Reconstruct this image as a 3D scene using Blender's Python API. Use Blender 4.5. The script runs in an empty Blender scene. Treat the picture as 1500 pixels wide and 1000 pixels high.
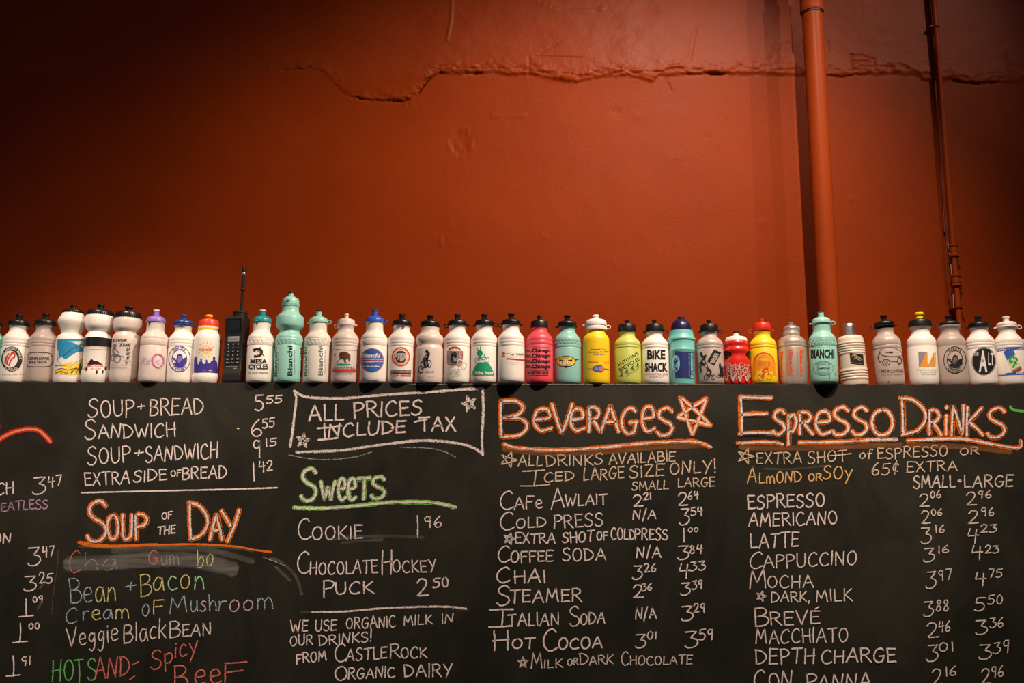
import bpy, bmesh, math, random
import numpy as np
from mathutils import Vector, Matrix
from mathutils.geometry import tessellate_polygon

random.seed(7)
C = bpy.context.scene.collection
SC = bpy.context.scene

# ------------------------------------------------------------------ camera
F = 1500 * 35.0 / 36.0
PITCH = math.radians(10.3)
ROLL = math.radians(0.12)
CAM = Vector((0.0, -2.7, 1.62))
fw = Vector((0, math.cos(PITCH), math.sin(PITCH)))
up0 = Vector((0, -math.sin(PITCH), math.cos(PITCH)))
rt0 = Vector((1, 0, 0))
RT = rt0 * math.cos(ROLL) + up0 * math.sin(ROLL)
UP = up0 * math.cos(ROLL) - rt0 * math.sin(ROLL)
cam_data = bpy.data.cameras.new('camera')
cam_data.lens = 35; cam_data.sensor_width = 36; cam_data.clip_start = 0.05
cam = bpy.data.objects.new('camera', cam_data); C.objects.link(cam)
cam.matrix_world = Matrix(((RT.x, UP.x, -fw.x, CAM.x), (RT.y, UP.y, -fw.y, CAM.y), (RT.z, UP.z, -fw.z, CAM.z), (0, 0, 0, 1)))
SC.camera = cam

# ------------------------------------------------------------------ world, lights, exposure
SC.view_settings.view_transform = 'Standard'
SC.view_settings.look = 'None'
SC.view_settings.gamma = 1
SC.view_settings.use_curve_mapping = False
SC.view_settings.exposure = 0.12
w = bpy.data.worlds.new('world'); SC.world = w; w.use_nodes = True
w.node_tree.nodes['Background'].inputs[0].default_value = (0.85, 0.70, 0.62, 1)
w.node_tree.nodes['Background'].inputs[1].default_value = 0.045

def spot(name, loc, target, power, angle, blend, col, radius=0.02):
    l = bpy.data.lights.new(name, 'SPOT')
    l.energy = power; l.spot_size = math.radians(angle); l.spot_blend = blend; l.color = col; l.shadow_soft_size = radius
    o = bpy.data.objects.new(name, l); C.objects.link(o); o.location = loc
    o.rotation_euler = (Vector(target) - Vector(loc)).to_track_quat('-Z', 'Y').to_euler()
    return o
WARM = (1.0, 0.80, 0.62)
spot('track_spot', (0.86, -1.22, 3.98), (0.10, 0.05, 1.82), 350, 84, 1.0, WARM)
spot('track_spot', (2.05, -0.95, 3.98), (0.35, 0.30, 2.45), 52, 70, 1.0, WARM)
spot('track_spot', (1.65, -1.00, 3.98), (-0.05, 0.30, 2.80), 38, 74, 1.0, WARM)
spot('track_spot', (-1.25, -1.35, 3.98), (-1.15, 0.0, 1.62), 235, 38, 1.0, WARM)
spot('track_spot', (1.55, -1.30, 3.98), (1.45, 0.0, 1.62), 120, 34, 1.0, WARM)
def area(name, loc, target, power, sx, sy, col):
    l = bpy.data.lights.new(name, 'AREA'); l.shape = 'RECTANGLE'; l.size = sx; l.size_y = sy; l.energy = power; l.color = col
    o = bpy.data.objects.new(name, l); C.objects.link(o); o.location = loc
    o.rotation_euler = (Vector(target) - Vector(loc)).to_track_quat('-Z', 'Y').to_euler()
area('window_daylight', (-3.4, -3.6, 2.1), (0.3, 0, 2.0), 6.5, 0.9, 1.6, (0.55, 0.62, 1.0))

# ------------------------------------------------------------------ helpers
def unproj(u, v, Y):
    d = fw + RT * ((u - 750) / F) - UP * ((v - 500) / F)
    t = (Y - CAM.y) / d.y
    return CAM + d * t
ZTOP = unproj(750, 561.4, 0.0).z
def pxs(Y): return (unproj(751, 540, Y) - unproj(750, 540, Y)).length

MATS = {}
def mat(name, col, rough=0.5, metal=0.0, spec=0.5, trans=0.0, sss=0.0, coat=0.0, grime=0.0):
    if name in MATS: return MATS[name]
    m = bpy.data.materials.new(name); m.use_nodes = True
    nt = m.node_tree; b = nt.nodes['Principled BSDF']
    b.inputs['Base Color'].default_value = (*col, 1)
    b.inputs['Roughness'].default_value = rough; b.inputs['Metallic'].default_value = metal
    b.inputs['Specular IOR Level'].default_value = spec
    b.inputs['Transmission Weight'].default_value = trans
    b.inputs['Coat Weight'].default_value = coat
    if sss:
        b.inputs['Subsurface Weight'].default_value = sss
        b.inputs['Subsurface Radius'].default_value = (0.01, 0.007, 0.005)
        b.inputs['Subsurface Scale'].default_value = 1.0
    if grime:
        tc = nt.nodes.new('ShaderNodeTexCoord'); n = nt.nodes.new('ShaderNodeTexNoise')
        n.inputs['Scale'].default_value = 45; n.inputs['Detail'].default_value = 5
        nt.links.new(tc.outputs['Object'], n.inputs['Vector'])
        r = nt.nodes.new('ShaderNodeValToRGB')
        r.color_ramp.elements[0].position = 0.35; r.color_ramp.elements[0].color = (*[c * (1 - grime) for c in col], 1)
        r.color_ramp.elements[1].position = 0.6; r.color_ramp.elements[1].color = (*col, 1)
        nt.links.new(n.outputs['Fac'], r.inputs['Fac']); nt.links.new(r.outputs['Color'], b.inputs['Base Color'])
        bp = nt.nodes.new('ShaderNodeBump'); bp.inputs['Strength'].default_value = 0.08; bp.inputs['Distance'].default_value = 0.002
        nt.links.new(n.outputs['Fac'], bp.inputs['Height']); nt.links.new(bp.outputs['Normal'], b.inputs['Normal'])
    MATS[name] = m
    return m

def link(name, me, mats, parent=None):
    o = bpy.data.objects.new(name, me); C.objects.link(o)
    for m in (mats if isinstance(mats, (list, tuple)) else [mats]): me.materials.append(m)
    if parent is not None: o.parent = parent
    return o
def obj(name, bm, m, parent=None, smooth=True):
    me = bpy.data.meshes.new(name)
    bmesh.ops.recalc_face_normals(bm, faces=bm.faces)
    bm.to_mesh(me); bm.free()
    if smooth:
        me.shade_smooth()
        me.set_sharp_from_angle(angle=math.radians(38))
    return link(name, me, m, parent)
def empty(name, loc, label, cat, group=None):
    o = bpy.data.objects.new(name, None); C.objects.link(o); o.location = loc
    o.empty_display_size = 0.02
    o['label'] = label; o['category'] = cat
    if group: o['group'] = group
    return o
def add_lathe(bm, prof, seg=48, cx=0, cy=0, closed=True):
    rings = []
    for r, z in prof:
        if r < 1e-6: rings.append([bm.verts.new((cx, cy, z))])
        else: rings.append([bm.verts.new((cx + r * math.cos(2 * math.pi * i / seg), cy + r * math.sin(2 * math.pi * i / seg), z)) for i in range(seg)])
    for a, b in zip(rings, rings[1:]):
        for i in range(seg):
            j = (i + 1) % seg
            if len(a) == 1 and len(b) == 1: continue
            if len(a) == 1: bm.faces.new((a[0], b[i], b[j]))
            elif len(b) == 1: bm.faces.new((a[i], a[j], b[0]))
            else: bm.faces.new((a[i], a[j], b[j], b[i]))
def add_box(bm, lo, hi, M=None, bevel=0):
    r = bmesh.ops.create_cube(bm, size=1)
    vs = r['verts']
    for v in vs:
        v.co = Vector([lo[k] + (v.co[k] + 0.5) * (hi[k] - lo[k]) for k in range(3)])
    if bevel:
        es = list({e for v in vs for e in v.link_edges})
        rr = bmesh.ops.bevel(bm, geom=es, offset=bevel, segments=3, affect='EDGES', profile=0.5)
        vs = list({v for f in rr['faces'] for v in f.verts} | {v for v in vs if v.is_valid})
    if M is not None:
        for v in vs: v.co = M @ v.co
def add_tube(bm, pts, rad, seg=10, radii=None):
    pts = [Vector(p) for p in pts]
    rings = []
    ref = Vector((0.13, 1, 0.21)).normalized()
    for i, p in enumerate(pts):
        t = (pts[min(i + 1, len(pts) - 1)] - pts[max(i - 1, 0)]).normalized()
        a = t.cross(ref).normalized(); b = t.cross(a)
        r = radii[i] if radii else rad
        rings.append([bm.verts.new(p + (a * math.cos(2 * math.pi * k / seg) + b * math.sin(2 * math.pi * k / seg)) * r) for k in range(seg)])
    for A, B in zip(rings, rings[1:]):
        for k in range(seg): bm.faces.new((A[k], A[(k + 1) % seg], B[(k + 1) % seg], B[k]))
    bm.faces.new(rings[0]); bm.faces.new(rings[-1][::-1])
def smooth_prof(pts, n=4):
    out = []
    P = [pts[0]] + list(pts) + [pts[-1]]
    for i in range(1, len(P) - 2):
        p0, p1, p2, p3 = P[i - 1], P[i], P[i + 1], P[i + 2]
        for k in range(n):
            t = k / n
            out.append(tuple(0.5 * ((2 * p1[c]) + (-p0[c] + p2[c]) * t + (2 * p0[c] - 5 * p1[c] + 4 * p2[c] - p3[c]) * t * t + (-p0[c] + 3 * p1[c] - 3 * p2[c] + p3[c]) * t ** 3) for c in range(len(p1))))
    out.append(tuple(pts[-1]))
    return out

# ------------------------------------------------------------------ the wall (displaced plaster)
WALLY = 0.30
rs = np.random.RandomState(3)
NT = rs.rand(256, 256)
def vnoise(x, y):
    xi = np.floor(x).astype(int); yi = np.floor(y).astype(int)
    fx = x - xi; fy = y - yi
    fx = fx * fx * (3 - 2 * fx); fy = fy * fy * (3 - 2 * fy)
    g = lambda a, b: NT[a % 256, b % 256]
    return (g(xi, yi) * (1 - fx) + g(xi + 1, yi) * fx) * (1 - fy) + (g(xi, yi + 1) * (1 - fx) + g(xi + 1, yi + 1) * fx) * fy
def fbm(x, y, o=4):
    s = 0; a = 0.5
    for k in range(o):
        s = s + a * (vnoise(x * 2 ** k + 17.3 * k, y * 2 ** k + 5.1 * k) - 0.5); a *= 0.5
    return s
def wp(u, v):
    p = unproj(u, v, WALLY); return (p.x, p.z)
CR = [(-150, 100), (60, 104), (200, 101), (350, 102), (420, 103), (452, 99), (478, 107), (498, 128), (515, 143), (545, 146), (590, 149), (602, 146), (610, 138), (618, 128), (628, 115), (640, 107), (700, 108), (722, 104), (745, 109), (780, 108), (805, 115), (845, 120), (872, 113), (920, 111), (955, 119), (965, 110), (1000, 109), (1100, 107), (1150, 110), (1190, 109), (1235, 113), (1256, 109), (1300, 107), (1345, 110), (1352, 117), (1395, 118), (1420, 122), (1460, 121), (1540, 118), (1700, 118)]
crw = [wp(*p) for p in CR]
crx = np.array([p[0] for p in crw]); crz = np.array([p[1] for p in crw])
zt, zb = wp(750, 60)[1], wp(750, 165)[1]
xs = np.concatenate([[-4.2, -3.2, -2.4], np.arange(-2.1, 2.101, 0.004), [2.4, 3.2, 4.2]])
zs = np.concatenate([[0, 0.8, 1.5], np.arange(1.85, zb, 0.010), np.arange(zb, zt, 0.0028), np.arange(zt, 3.5, 0.008), [3.8, 4.2, 4.7]])
X, Z = np.meshgrid(xs, zs)
line = np.interp(X, crx, crz) + 0.009 * fbm(X * 40, Z * 0 + 3, 4) + 0.006 * fbm(X * 170, Z * 0 + 8, 2)
d = Z - line
strength = np.interp(X, [wp(300, 100)[0], wp(560, 100)[0], wp(640, 100)[0], wp(1380, 100)[0], wp(1500, 100)[0]], [0.12, 0.45, 1, 0.8, 0.3])
step = 1 / (1 + np.exp(-d / 0.0022)); stepd = step * np.exp(-np.clip(d, 0, None) / 0.35)
H = strength * stepd * 0.0075
lip = np.exp(-((d - 0.014) / 0.016) ** 2)
H += strength * lip * 0.020 * fbm(X * 42, Z * 75, 5) * (0.5 + 1.2 * np.clip(fbm(X * 5, Z * 5 + 9, 2) + 0.3, 0, 1))
H += strength * np.exp(-((d - 0.03) / 0.02) ** 2) * 0.007 * np.abs(fbm(X * 40 + 7, Z * 60, 4))
for (a, b, amt) in [(515, 602, 0.006), (612, 632, 0.016), (632, 652, 0.008), (690, 706, 0.010), (1036, 1062, 0.010), (1212, 1262, 0.006), (1392, 1462, 0.007), (1005, 1035, 0.005), (415, 455, 0.004)]:
    xa, xb = wp(a, 110)[0], wp(b, 110)[0]
    mask = 1 / (1 + np.exp(-(X - xa) / 0.004)) / (1 + np.exp((X - xb) / 0.004))
    H -= amt * mask * np.exp(-((d + 0.001) / 0.0035) ** 2)
H += 0.0055 * fbm(X * 2.2, Z * 2.6, 3) + 0.0016 * fbm(X * 14 + 3, Z * 11, 4)
H += np.where(d > 0, 1, 0) * 0.0042 * fbm(X * 16 + 40, Z * 22, 4) * strength
# old screw holes, filled patches and drips
for (u, v, rr, amt) in [(657, 248, 5, .003), (648, 353, 9, .004), (797, 345, 6, .003), (903, 163, 6, -.003), (930, 170, 7, .002), (995, 230, 6, .002), (830, 277, 3, .003), (1034, 200, 3, -.003), (1120, 327, 6, .003), (970, 370, 5, .002), (1167, 281, 4, .004), (1248, 292, 3, .004), (738, 227, 3, .003), (1335, 505, 7, .003), (1327, 528, 9, .004), (1330, 548, 8, .005), (1250, 21, 5, -.004), (900, 385, 4, .002), (660, 330, 5, .002), (1112, 23, 7, -.004), (882, 14, 7, -.003), (1140, 85, 12, .004), (1146, 60, 10, .003), (600, 150, 10, .003), (890, 90, 5, -.002), (1186, 380, 5, .002)]:
    x0, z0 = wp(u, v); R_ = rr * 0.0021
    q = ((X - x0) / (1.5 * R_)) ** 2 + ((Z - z0) / R_) ** 2
    H += amt * .55 * np.exp(-q) * (0.5 + 3.2 * fbm(X * 90, Z * 90, 3))
x0, z0 = wp(674, 208)
rr = np.hypot((X - x0) / 1.0, (Z - z0) / 1.1)
H += np.exp(-((rr - 0.034) / 0.006) ** 2) * 0.006 * np.clip(fbm(X * 45, Z * 45, 3) + 0.12, 0, 1) - 0.002 * (rr < 0.036) + np.exp(-(rr / 0.05) ** 4) * 0.006 * fbm(X * 70, Z * 70, 3)
def groove(pts, wdt, amt):
    global H
    P = [wp(*p) for p in pts]
    D = np.full(X.shape, 9.0)
    for (ax, az), (bx, bz) in zip(P, P[1:]):
        L2 = (bx - ax) ** 2 + (bz - az) ** 2
        t = np.clip(((X - ax) * (bx - ax) + (Z - az) * (bz - az)) / L2, 0, 1)
        D = np.minimum(D, np.hypot(X - ax - t * (bx - ax), Z - az - t * (bz - az)))
    H += amt * np.exp(-(D / wdt) ** 2)
groove([(1246, 80), (1246, 100)], .003, -.004); groove([(1247, 81), (1262, 82), (1280, 88)], .003, -.003); groove([(1247, 91), (1275, 90)], .003, -.003); groove([(1279, 90), (1281, 99)], .003, -.003)
groove([(780, 0), (815, 14), (860, 17), (885, 13)], .003, .003); groove([(662, 0), (661, 30), (655, 60)], .004, .003)
groove([(720, 168), (740, 170), (770, 168)], .003, .002); groove([(1470, 75), (1477, 105)], .003, .003); groove([(1212, 62), (1213, 75)], .003, -.003)
groove([(775, 85), (775, 110)], .003, -.003); groove([(978, 122), (983, 134)], .003, -.002); groove([(1020, 40), (1010, 92)], .003, -.002); groove([(1014, 50), (1003, 95)], .003, -.002); groove([(790, 80), (815, 66)], .003, -.002); groove([(782, 83), (850, 86)], .003, -.002)
nz, nx = X.shape
co = np.stack([X, WALLY - H, Z], -1).reshape(-1, 3).astype(np.float32)
idx = np.arange(nz * nx).reshape(nz, nx)
faces = np.stack([idx[:-1, :-1], idx[:-1, 1:], idx[1:, 1:], idx[1:, :-1]], -1).reshape(-1, 4)
me = bpy.data.meshes.new('wall_back')
me.vertices.add(len(co)); me.vertices.foreach_set('co', co.ravel())
me.loops.add(faces.size); me.loops.foreach_set('vertex_index', faces.ravel().astype(np.int32))
me.polygons.add(len(faces)); me.polygons.foreach_set('loop_start', np.arange(0, faces.size, 4, dtype=np.int32)); me.polygons.foreach_set('loop_total', np.full(len(faces), 4, dtype=np.int32))
me.update(calc_edges=True); me.validate(); me.shade_smooth()

def wall_mat(name, col, rough=0.50, bump=0.42):
    m = bpy.data.materials.new(name); m.use_nodes = True; nt = m.node_tree; b = nt.nodes['Principled BSDF']
    tc = nt.nodes.new('ShaderNodeTexCoord')
    n1 = nt.nodes.new('ShaderNodeTexNoise'); n1.inputs['Scale'].default_value = 3.0; n1.inputs['Detail'].default_value = 6
    n2 = nt.nodes.new('ShaderNodeTexNoise'); n2.inputs['Scale'].default_value = 170; n2.inputs['Detail'].default_value = 4
    for n in (n1, n2): nt.links.new(tc.outputs['Object'], n.inputs['Vector'])
    r = nt.nodes.new('ShaderNodeValToRGB')
    r.color_ramp.elements[0].position = 0.3; r.color_ramp.elements[0].color = (col[0] * .88, col[1] * .85, col[2] * .85, 1)
    r.color_ramp.elements[1].position = 0.7; r.color_ramp.elements[1].color = (*col, 1)
    nt.links.new(n1.outputs['Fac'], r.inputs['Fac']); nt.links.new(r.outputs['Color'], b.inputs['Base Color'])
    mr = nt.nodes.new('ShaderNodeMapRange'); mr.inputs['To Min'].default_value = rough - .06; mr.inputs['To Max'].default_value = rough + .08
    nt.links.new(n1.outputs['Fac'], mr.inputs['Value']); nt.links.new(mr.outputs['Result'], b.inputs['Roughness'])
    bp = nt.nodes.new('ShaderNodeBump'); bp.inputs['Strength'].default_value = bump; bp.inputs['Distance'].default_value = 0.0015
    nt.links.new(n2.outputs['Fac'], bp.inputs['Height']); nt.links.new(bp.outputs['Normal'], b.inputs['Normal'])
    b.inputs['Specular IOR Level'].default_value = 0.09
    return m
M_wall = wall_mat('burnt_orange_wall_paint', (0.232, 0.0285, 0.0012))
_nt = M_wall.node_tree   # the older enamel above the plaster ledge is shinier
_tc = _nt.nodes.new('ShaderNodeTexCoord'); _sp = _nt.nodes.new('ShaderNodeSeparateXYZ'); _mr = _nt.nodes.new('ShaderNodeMapRange')
_nt.links.new(_tc.outputs['Object'], _sp.inputs[0]); _nt.links.new(_sp.outputs['Z'], _mr.inputs['Value'])
_mr.inputs['From Min'].default_value = wp(750, 116)[1]; _mr.inputs['From Max'].default_value = wp(750, 106)[1]; _mr.inputs['To Min'].default_value = 0.09; _mr.inputs['To Max'].default_value = 0.16
_nt.links.new(_mr.outputs['Result'], _nt.nodes['Principled BSDF'].inputs['Specular IOR Level'])
wall = link('wall_back', me, M_wall); wall['kind'] = 'structure'; wall['label'] = 'burnt orange painted plaster wall with a cracked ledge line'
def struct(name, lo, hi, m, label=None):
    bm = bmesh.new(); add_box(bm, lo, hi); o = obj(name, bm, m, None, False); o['kind'] = 'structure'
    if label: o['label'] = label
    return o
M_floor = wall_mat('concrete_floor', (0.12, 0.10, 0.085), 0.5)
M_ceil = wall_mat('dark_ceiling_paint', (0.10, 0.085, 0.08), 0.7)
struct('floor', (-4.2, -4.6, -0.1), (4.2, WALLY, 0), M_floor)
struct('ceiling', (-4.2, -4.6, 4.7), (4.2, WALLY + .02, 4.8), M_ceil)
M_ledge = wall_mat('ledge_paint', (0.22, 0.028, 0.006))
struct('wall_low', (-3.0, 0.0182, 0), (3.0, WALLY - 0.006, ZTOP), M_ledge, 'low wall whose top carries the row of bottles')

# ------------------------------------------------------------------ pipes
M_pipe = wall_mat('pipe_paint', (0.28, 0.042, 0.007), 0.38, 0.12)
PY = WALLY - 0.125
pp = unproj(1202, 240, PY); s_ = pxs(PY)
root = empty('drain_pipe', (pp.x, PY, ZTOP), 'thick vertical pipe painted the same burnt orange as the wall', 'pipe')
zc0 = unproj(1192, 19, PY).z - ZTOP; zc1 = unproj(1192, -42, PY).z - ZTOP
bm = bmesh.new(); R = 15.6 * s_
add_lathe(bm, [(0, 0), (R, 0), (R, 4.7 - ZTOP), (0, 4.7 - ZTOP)], 48); obj('pipe', bm, M_pipe, root)
bm = bmesh.new()
add_lathe(bm, [(R, zc0), (R * 1.14, zc0), (R * 1.17, zc0 + .003), (R * 1.17, zc0 + .014), (R * 1.13, zc0 + .018), (R * 1.13, zc1 - .018), (R * 1.17, zc1 - .014), (R * 1.17, zc1), (R, zc1)], 48); obj('coupling', bm, M_pipe, root)
bm = bmesh.new()
for k in range(2):
    z0 = zc0 - .004 - .0 * k
add_lathe(bm, [(R * 1.005, zc0 - .006), (R * 1.07, zc0 - .005), (R * 1.07, zc0 + .001), (R, zc0 + .001)], 48); obj('gap_shade_ring', bm, mat('gap_shade_black', (.02, .012, .01), .6), root)  # black ring paints in the dark, shaded gap under the coupling lip
CY = WALLY - 0.026
cp = unproj(1386.5, 240, CY); s2 = pxs(CY)
root = empty('conduit', (cp.x, CY, ZTOP), 'narrow painted conduit with couplings and loose wires near the right edge', 'pipe')
r = 3.9 * s2
bm = bmesh.new(); add_lathe(bm, [(0, 0), (r, 0), (r, 4.7 - ZTOP), (0, 4.7 - ZTOP)], 20); obj('pipe', bm, M_pipe, root)
def czl(v): return unproj(1390, v, CY).z - ZTOP
for (va, vb) in [(376, 358), (419, 402)]:
    za, zb_ = czl(va), czl(vb)
    bm = bmesh.new(); add_lathe(bm, [(r, za), (r * 1.7, za), (r * 1.7, za + .006), (r * 1.35, za + .008), (r * 1.35, zb_ - .008), (r * 1.6, zb_ - .006), (r * 1.6, zb_), (r, zb_)], 20)
    obj('coupling', bm, M_pipe, root)
for (v, sgn) in [(376, 1), (405, 1), (414, 1), (452, 1), (40, -1), (452, -1)]:
    z = czl(v); bm = bmesh.new()
    add_lathe(bm, [(r, z), (r * 1.45, z), (r * 1.45, z + .006), (r, z + .006)], 16)
    add_box(bm, (min(0, sgn * .019), -.001, z), (max(0, sgn * .019), .022, z + .005)); 
    add_tube(bm, [(sgn * .015, -.006, z + .0025), (sgn * .015, .01, z + .0025)], .003, 8)
    obj('pipe_clamp', bm, M_pipe, root, False)
wm = mat('wire_orange', (.17, .025, .008), .5)
def wire(pts, rad, m=wm):
    P = []
    for (u, v, off) in pts:
        q = unproj(u, v, WALLY - .01 - off); P.append((q.x - cp.x, q.y - CY, q.z - ZTOP))
    bm = bmesh.new(); add_tube(bm, smooth_prof(P, 5), rad, 8); obj('wire', bm, m, root)
wire([(1352, -160, 0), (1360, -20, 0), (1364, 30, 0), (1366, 60, .004), (1370, 92, .01), (1373, 130, .004), (1378, 220, .002), (1384, 340, .0)], .0028)
wire([(1359, -120, 0), (1366, 20, 0), (1369, 60, 0), (1372, 90, 0)], .0018)
wire([(1386, 330, .0), (1387, 350, 0), (1386, 380, 0), (1388, 420, 0), (1392, 445, 0), (1398, 455, 0)], .0015)
wire([(1388, 355, .0), (1391, 375, 0), (1394, 400, .004), (1396, 430, .002), (1397, 450, 0)], .0016, mat('wire_bare', (.45, .32, .25), .4))

# ------------------------------------------------------------------ chalkboard
def board_mat():
    m = bpy.data.materials.new('chalkboard_slate'); m.use_nodes = True; nt = m.node_tree; b = nt.nodes['Principled BSDF']
    tc = nt.nodes.new('ShaderNodeTexCoord')
    mp = nt.nodes.new('ShaderNodeMapping'); mp.inputs['Scale'].default_value = (1.0, 1.0, 0.6)
    n1 = nt.nodes.new('ShaderNodeTexNoise'); n1.inputs['Scale'].default_value = 4.5; n1.inputs['Detail'].default_value = 7; n1.inputs['Roughness'].default_value = .62; n1.inputs['Distortion'].default_value = .8
    n2 = nt.nodes.new('ShaderNodeTexNoise'); n2.inputs['Scale'].default_value = 420; n2.inputs['Detail'].default_value = 3
    nt.links.new(tc.outputs['Object'], mp.inputs['Vector']); nt.links.new(mp.outputs['Vector'], n1.inputs['Vector']); nt.links.new(tc.outputs['Object'], n2.inputs['Vector'])
    r = nt.nodes.new('ShaderNodeValToRGB')
    r.color_ramp.elements[0].position = 0.36; r.color_ramp.elements[0].color = (0.0125, 0.0120, 0.0085, 1)
    r.color_ramp.elements[1].position = 0.74; r.color_ramp.elements[1].color = (0.034, 0.031, 0.023, 1)
    nt.links.new(n1.outputs['Fac'], r.inputs['Fac'])
    mx = nt.nodes.new('ShaderNodeMix'); mx.data_type = 'RGBA'; mx.blend_type = 'MULTIPLY'; mx.inputs[0].default_value = 1
    r2 = nt.nodes.new('ShaderNodeValToRGB'); r2.color_ramp.elements[0].position = .3; r2.color_ramp.elements[0].color = (.62, .62, .62, 1); r2.color_ramp.elements[1].position = .7; r2.color_ramp.elements[1].color = (1.3, 1.3, 1.3, 1)
    nt.links.new(n2.outputs['Fac'], r2.inputs['Fac']); nt.links.new(r.outputs['Color'], mx.inputs[6]); nt.links.new(r2.outputs['Color'], mx.inputs[7])
    nt.links.new(mx.outputs[2], b.inputs['Base Color'])
    b.inputs['Roughness'].default_value = 0.75; b.inputs['Specular IOR Level'].default_value = 0.16
    bp = nt.nodes.new('ShaderNodeBump'); bp.inputs['Strength'].default_value = .2; bp.inputs['Distance'].default_value = .0006
    nt.links.new(n2.outputs['Fac'], bp.inputs['Height']); nt.links.new(bp.outputs['Normal'], b.inputs['Normal'])
    return m
M_board = board_mat()
BX, BZ = 1.95, 0.95
board = empty('chalkboard', (0, 0, BZ), 'long black chalkboard menu hung with chalk lettering below the row of bottles', 'chalkboard')
bm = bmesh.new()
add_box(bm, (-BX, 0, 0), (BX, 0.018, ZTOP - BZ), None, 0.0012)
obj('panel', bm, M_board, board, True)
for (u, v) in [(348.4, 628), (573.5, 627.5)]:
    p = unproj(u, v, 0); bm = bmesh.new()
    add_lathe(bm, [(0, 0.0028), (0.0018, 0.0024), (0.0036, 0.0010), (0.0038, 0)], 14)
    for q in bm.verts: q.co = Vector((p.x + q.co.x, -q.co.z, p.z - BZ + q.co.y))
    obj('screw', bm, mat('brass_screw', (.75, .45, .22), .35, .6), board)

def chalk_mat(name, col, cover=0.62, soft=0.25, grain=520):
    key = name
    if key in MATS: return MATS[key]
    m = bpy.data.materials.new(name); m.use_nodes = True; nt = m.node_tree; b = nt.nodes['Principled BSDF']
    b.inputs['Base Color'].default_value = (*col, 1); b.inputs['Roughness'].default_value = 0.95; b.inputs['Specular IOR Level'].default_value = 0.05
    tc = nt.nodes.new('ShaderNodeTexCoord'); n = nt.nodes.new('ShaderNodeTexNoise'); n.inputs['Scale'].default_value = grain; n.inputs['Detail'].default_value = 2
    nt.links.new(tc.outputs['Object'], n.inputs['Vector'])
    sx = nt.nodes.new('ShaderNodeSeparateXYZ'); nt.links.new(tc.outputs['UV'], sx.inputs[0])
    def M(op, a, bb=None):
        q = nt.nodes.new('ShaderNodeMath'); q.operation = op
        for i, v in enumerate((a, bb)):
            if v is None: continue
            if isinstance(v, (int, float)): q.inputs[i].default_value = v
            else: nt.links.new(v, q.inputs[i])
        return q.outputs[0]
    e = M('ABSOLUTE', sx.outputs['Y']); e = M('POWER', e, 3.0); e = M('MULTIPLY', e, 0.34)
    a = M('ADD', n.outputs['Fac'], cover - 0.5); a = M('SUBTRACT', a, e); a = M('SUBTRACT', a, 0.5 - soft)
    mr = nt.nodes.new('ShaderNodeMapRange'); mr.inputs['From Min'].default_value = soft - 0.06; mr.inputs['From Max'].default_value = soft + 0.06
    nt.links.new(a, mr.inputs['Value'])
    nt.links.new(mr.outputs['Result'], b.inputs['Alpha'])
    MATS[key] = m
    return m
CW = (0.86, 0.73, 0.69)
def dust_mat(name, col, amt):
    if name in MATS: return MATS[name]
    m = bpy.data.materials.new(name); m.use_nodes = True; nt = m.node_tree; b = nt.nodes['Principled BSDF']
    b.inputs['Base Color'].default_value = (*col, 1); b.inputs['Roughness'].default_value = 1; b.inputs['Specular IOR Level'].default_value = 0
    tc = nt.nodes.new('ShaderNodeTexCoord'); mp = nt.nodes.new('ShaderNodeMapping'); mp.inputs['Scale'].default_value = (7, 7, 70)
    n = nt.nodes.new('ShaderNodeTexNoise'); n.inputs['Scale'].default_value = 1.2; n.inputs['Detail'].default_value = 6
    nt.links.new(tc.outputs['Object'], mp.inputs['Vector']); nt.links.new(mp.outputs['Vector'], n.inputs['Vector'])
    sx = nt.nodes.new('ShaderNodeSeparateXYZ'); nt.links.new(tc.outputs['UV'], sx.inputs[0])
    a = nt.nodes.new('ShaderNodeMath'); a.operation = 'POWER'; ab = nt.nodes.new('ShaderNodeMath'); ab.operation = 'ABSOLUTE'
    nt.links.new(sx.outputs['Y'], ab.inputs[0]); nt.links.new(ab.outputs[0], a.inputs[0]); a.inputs[1].default_value = 4
    i = nt.nodes.new('ShaderNodeMath'); i.operation = 'SUBTRACT'; i.inputs[0].default_value = 1; nt.links.new(a.outputs[0], i.inputs[1])
    mr = nt.nodes.new('ShaderNodeMapRange'); mr.inputs['From Min'].default_value = .3; mr.inputs['From Max'].default_value = .75; mr.inputs['To Max'].default_value = amt; mr.inputs['To Min'].default_value = amt * .25
    nt.links.new(n.outputs['Fac'], mr.inputs['Value'])
    q = nt.nodes.new('ShaderNodeMath'); q.operation = 'MULTIPLY'; nt.links.new(i.outputs[0], q.inputs[0]); nt.links.new(mr.outputs['Result'], q.inputs[1])
    nt.links.new(q.outputs[0], b.inputs['Alpha']); MATS[name] = m
    return m
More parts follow.
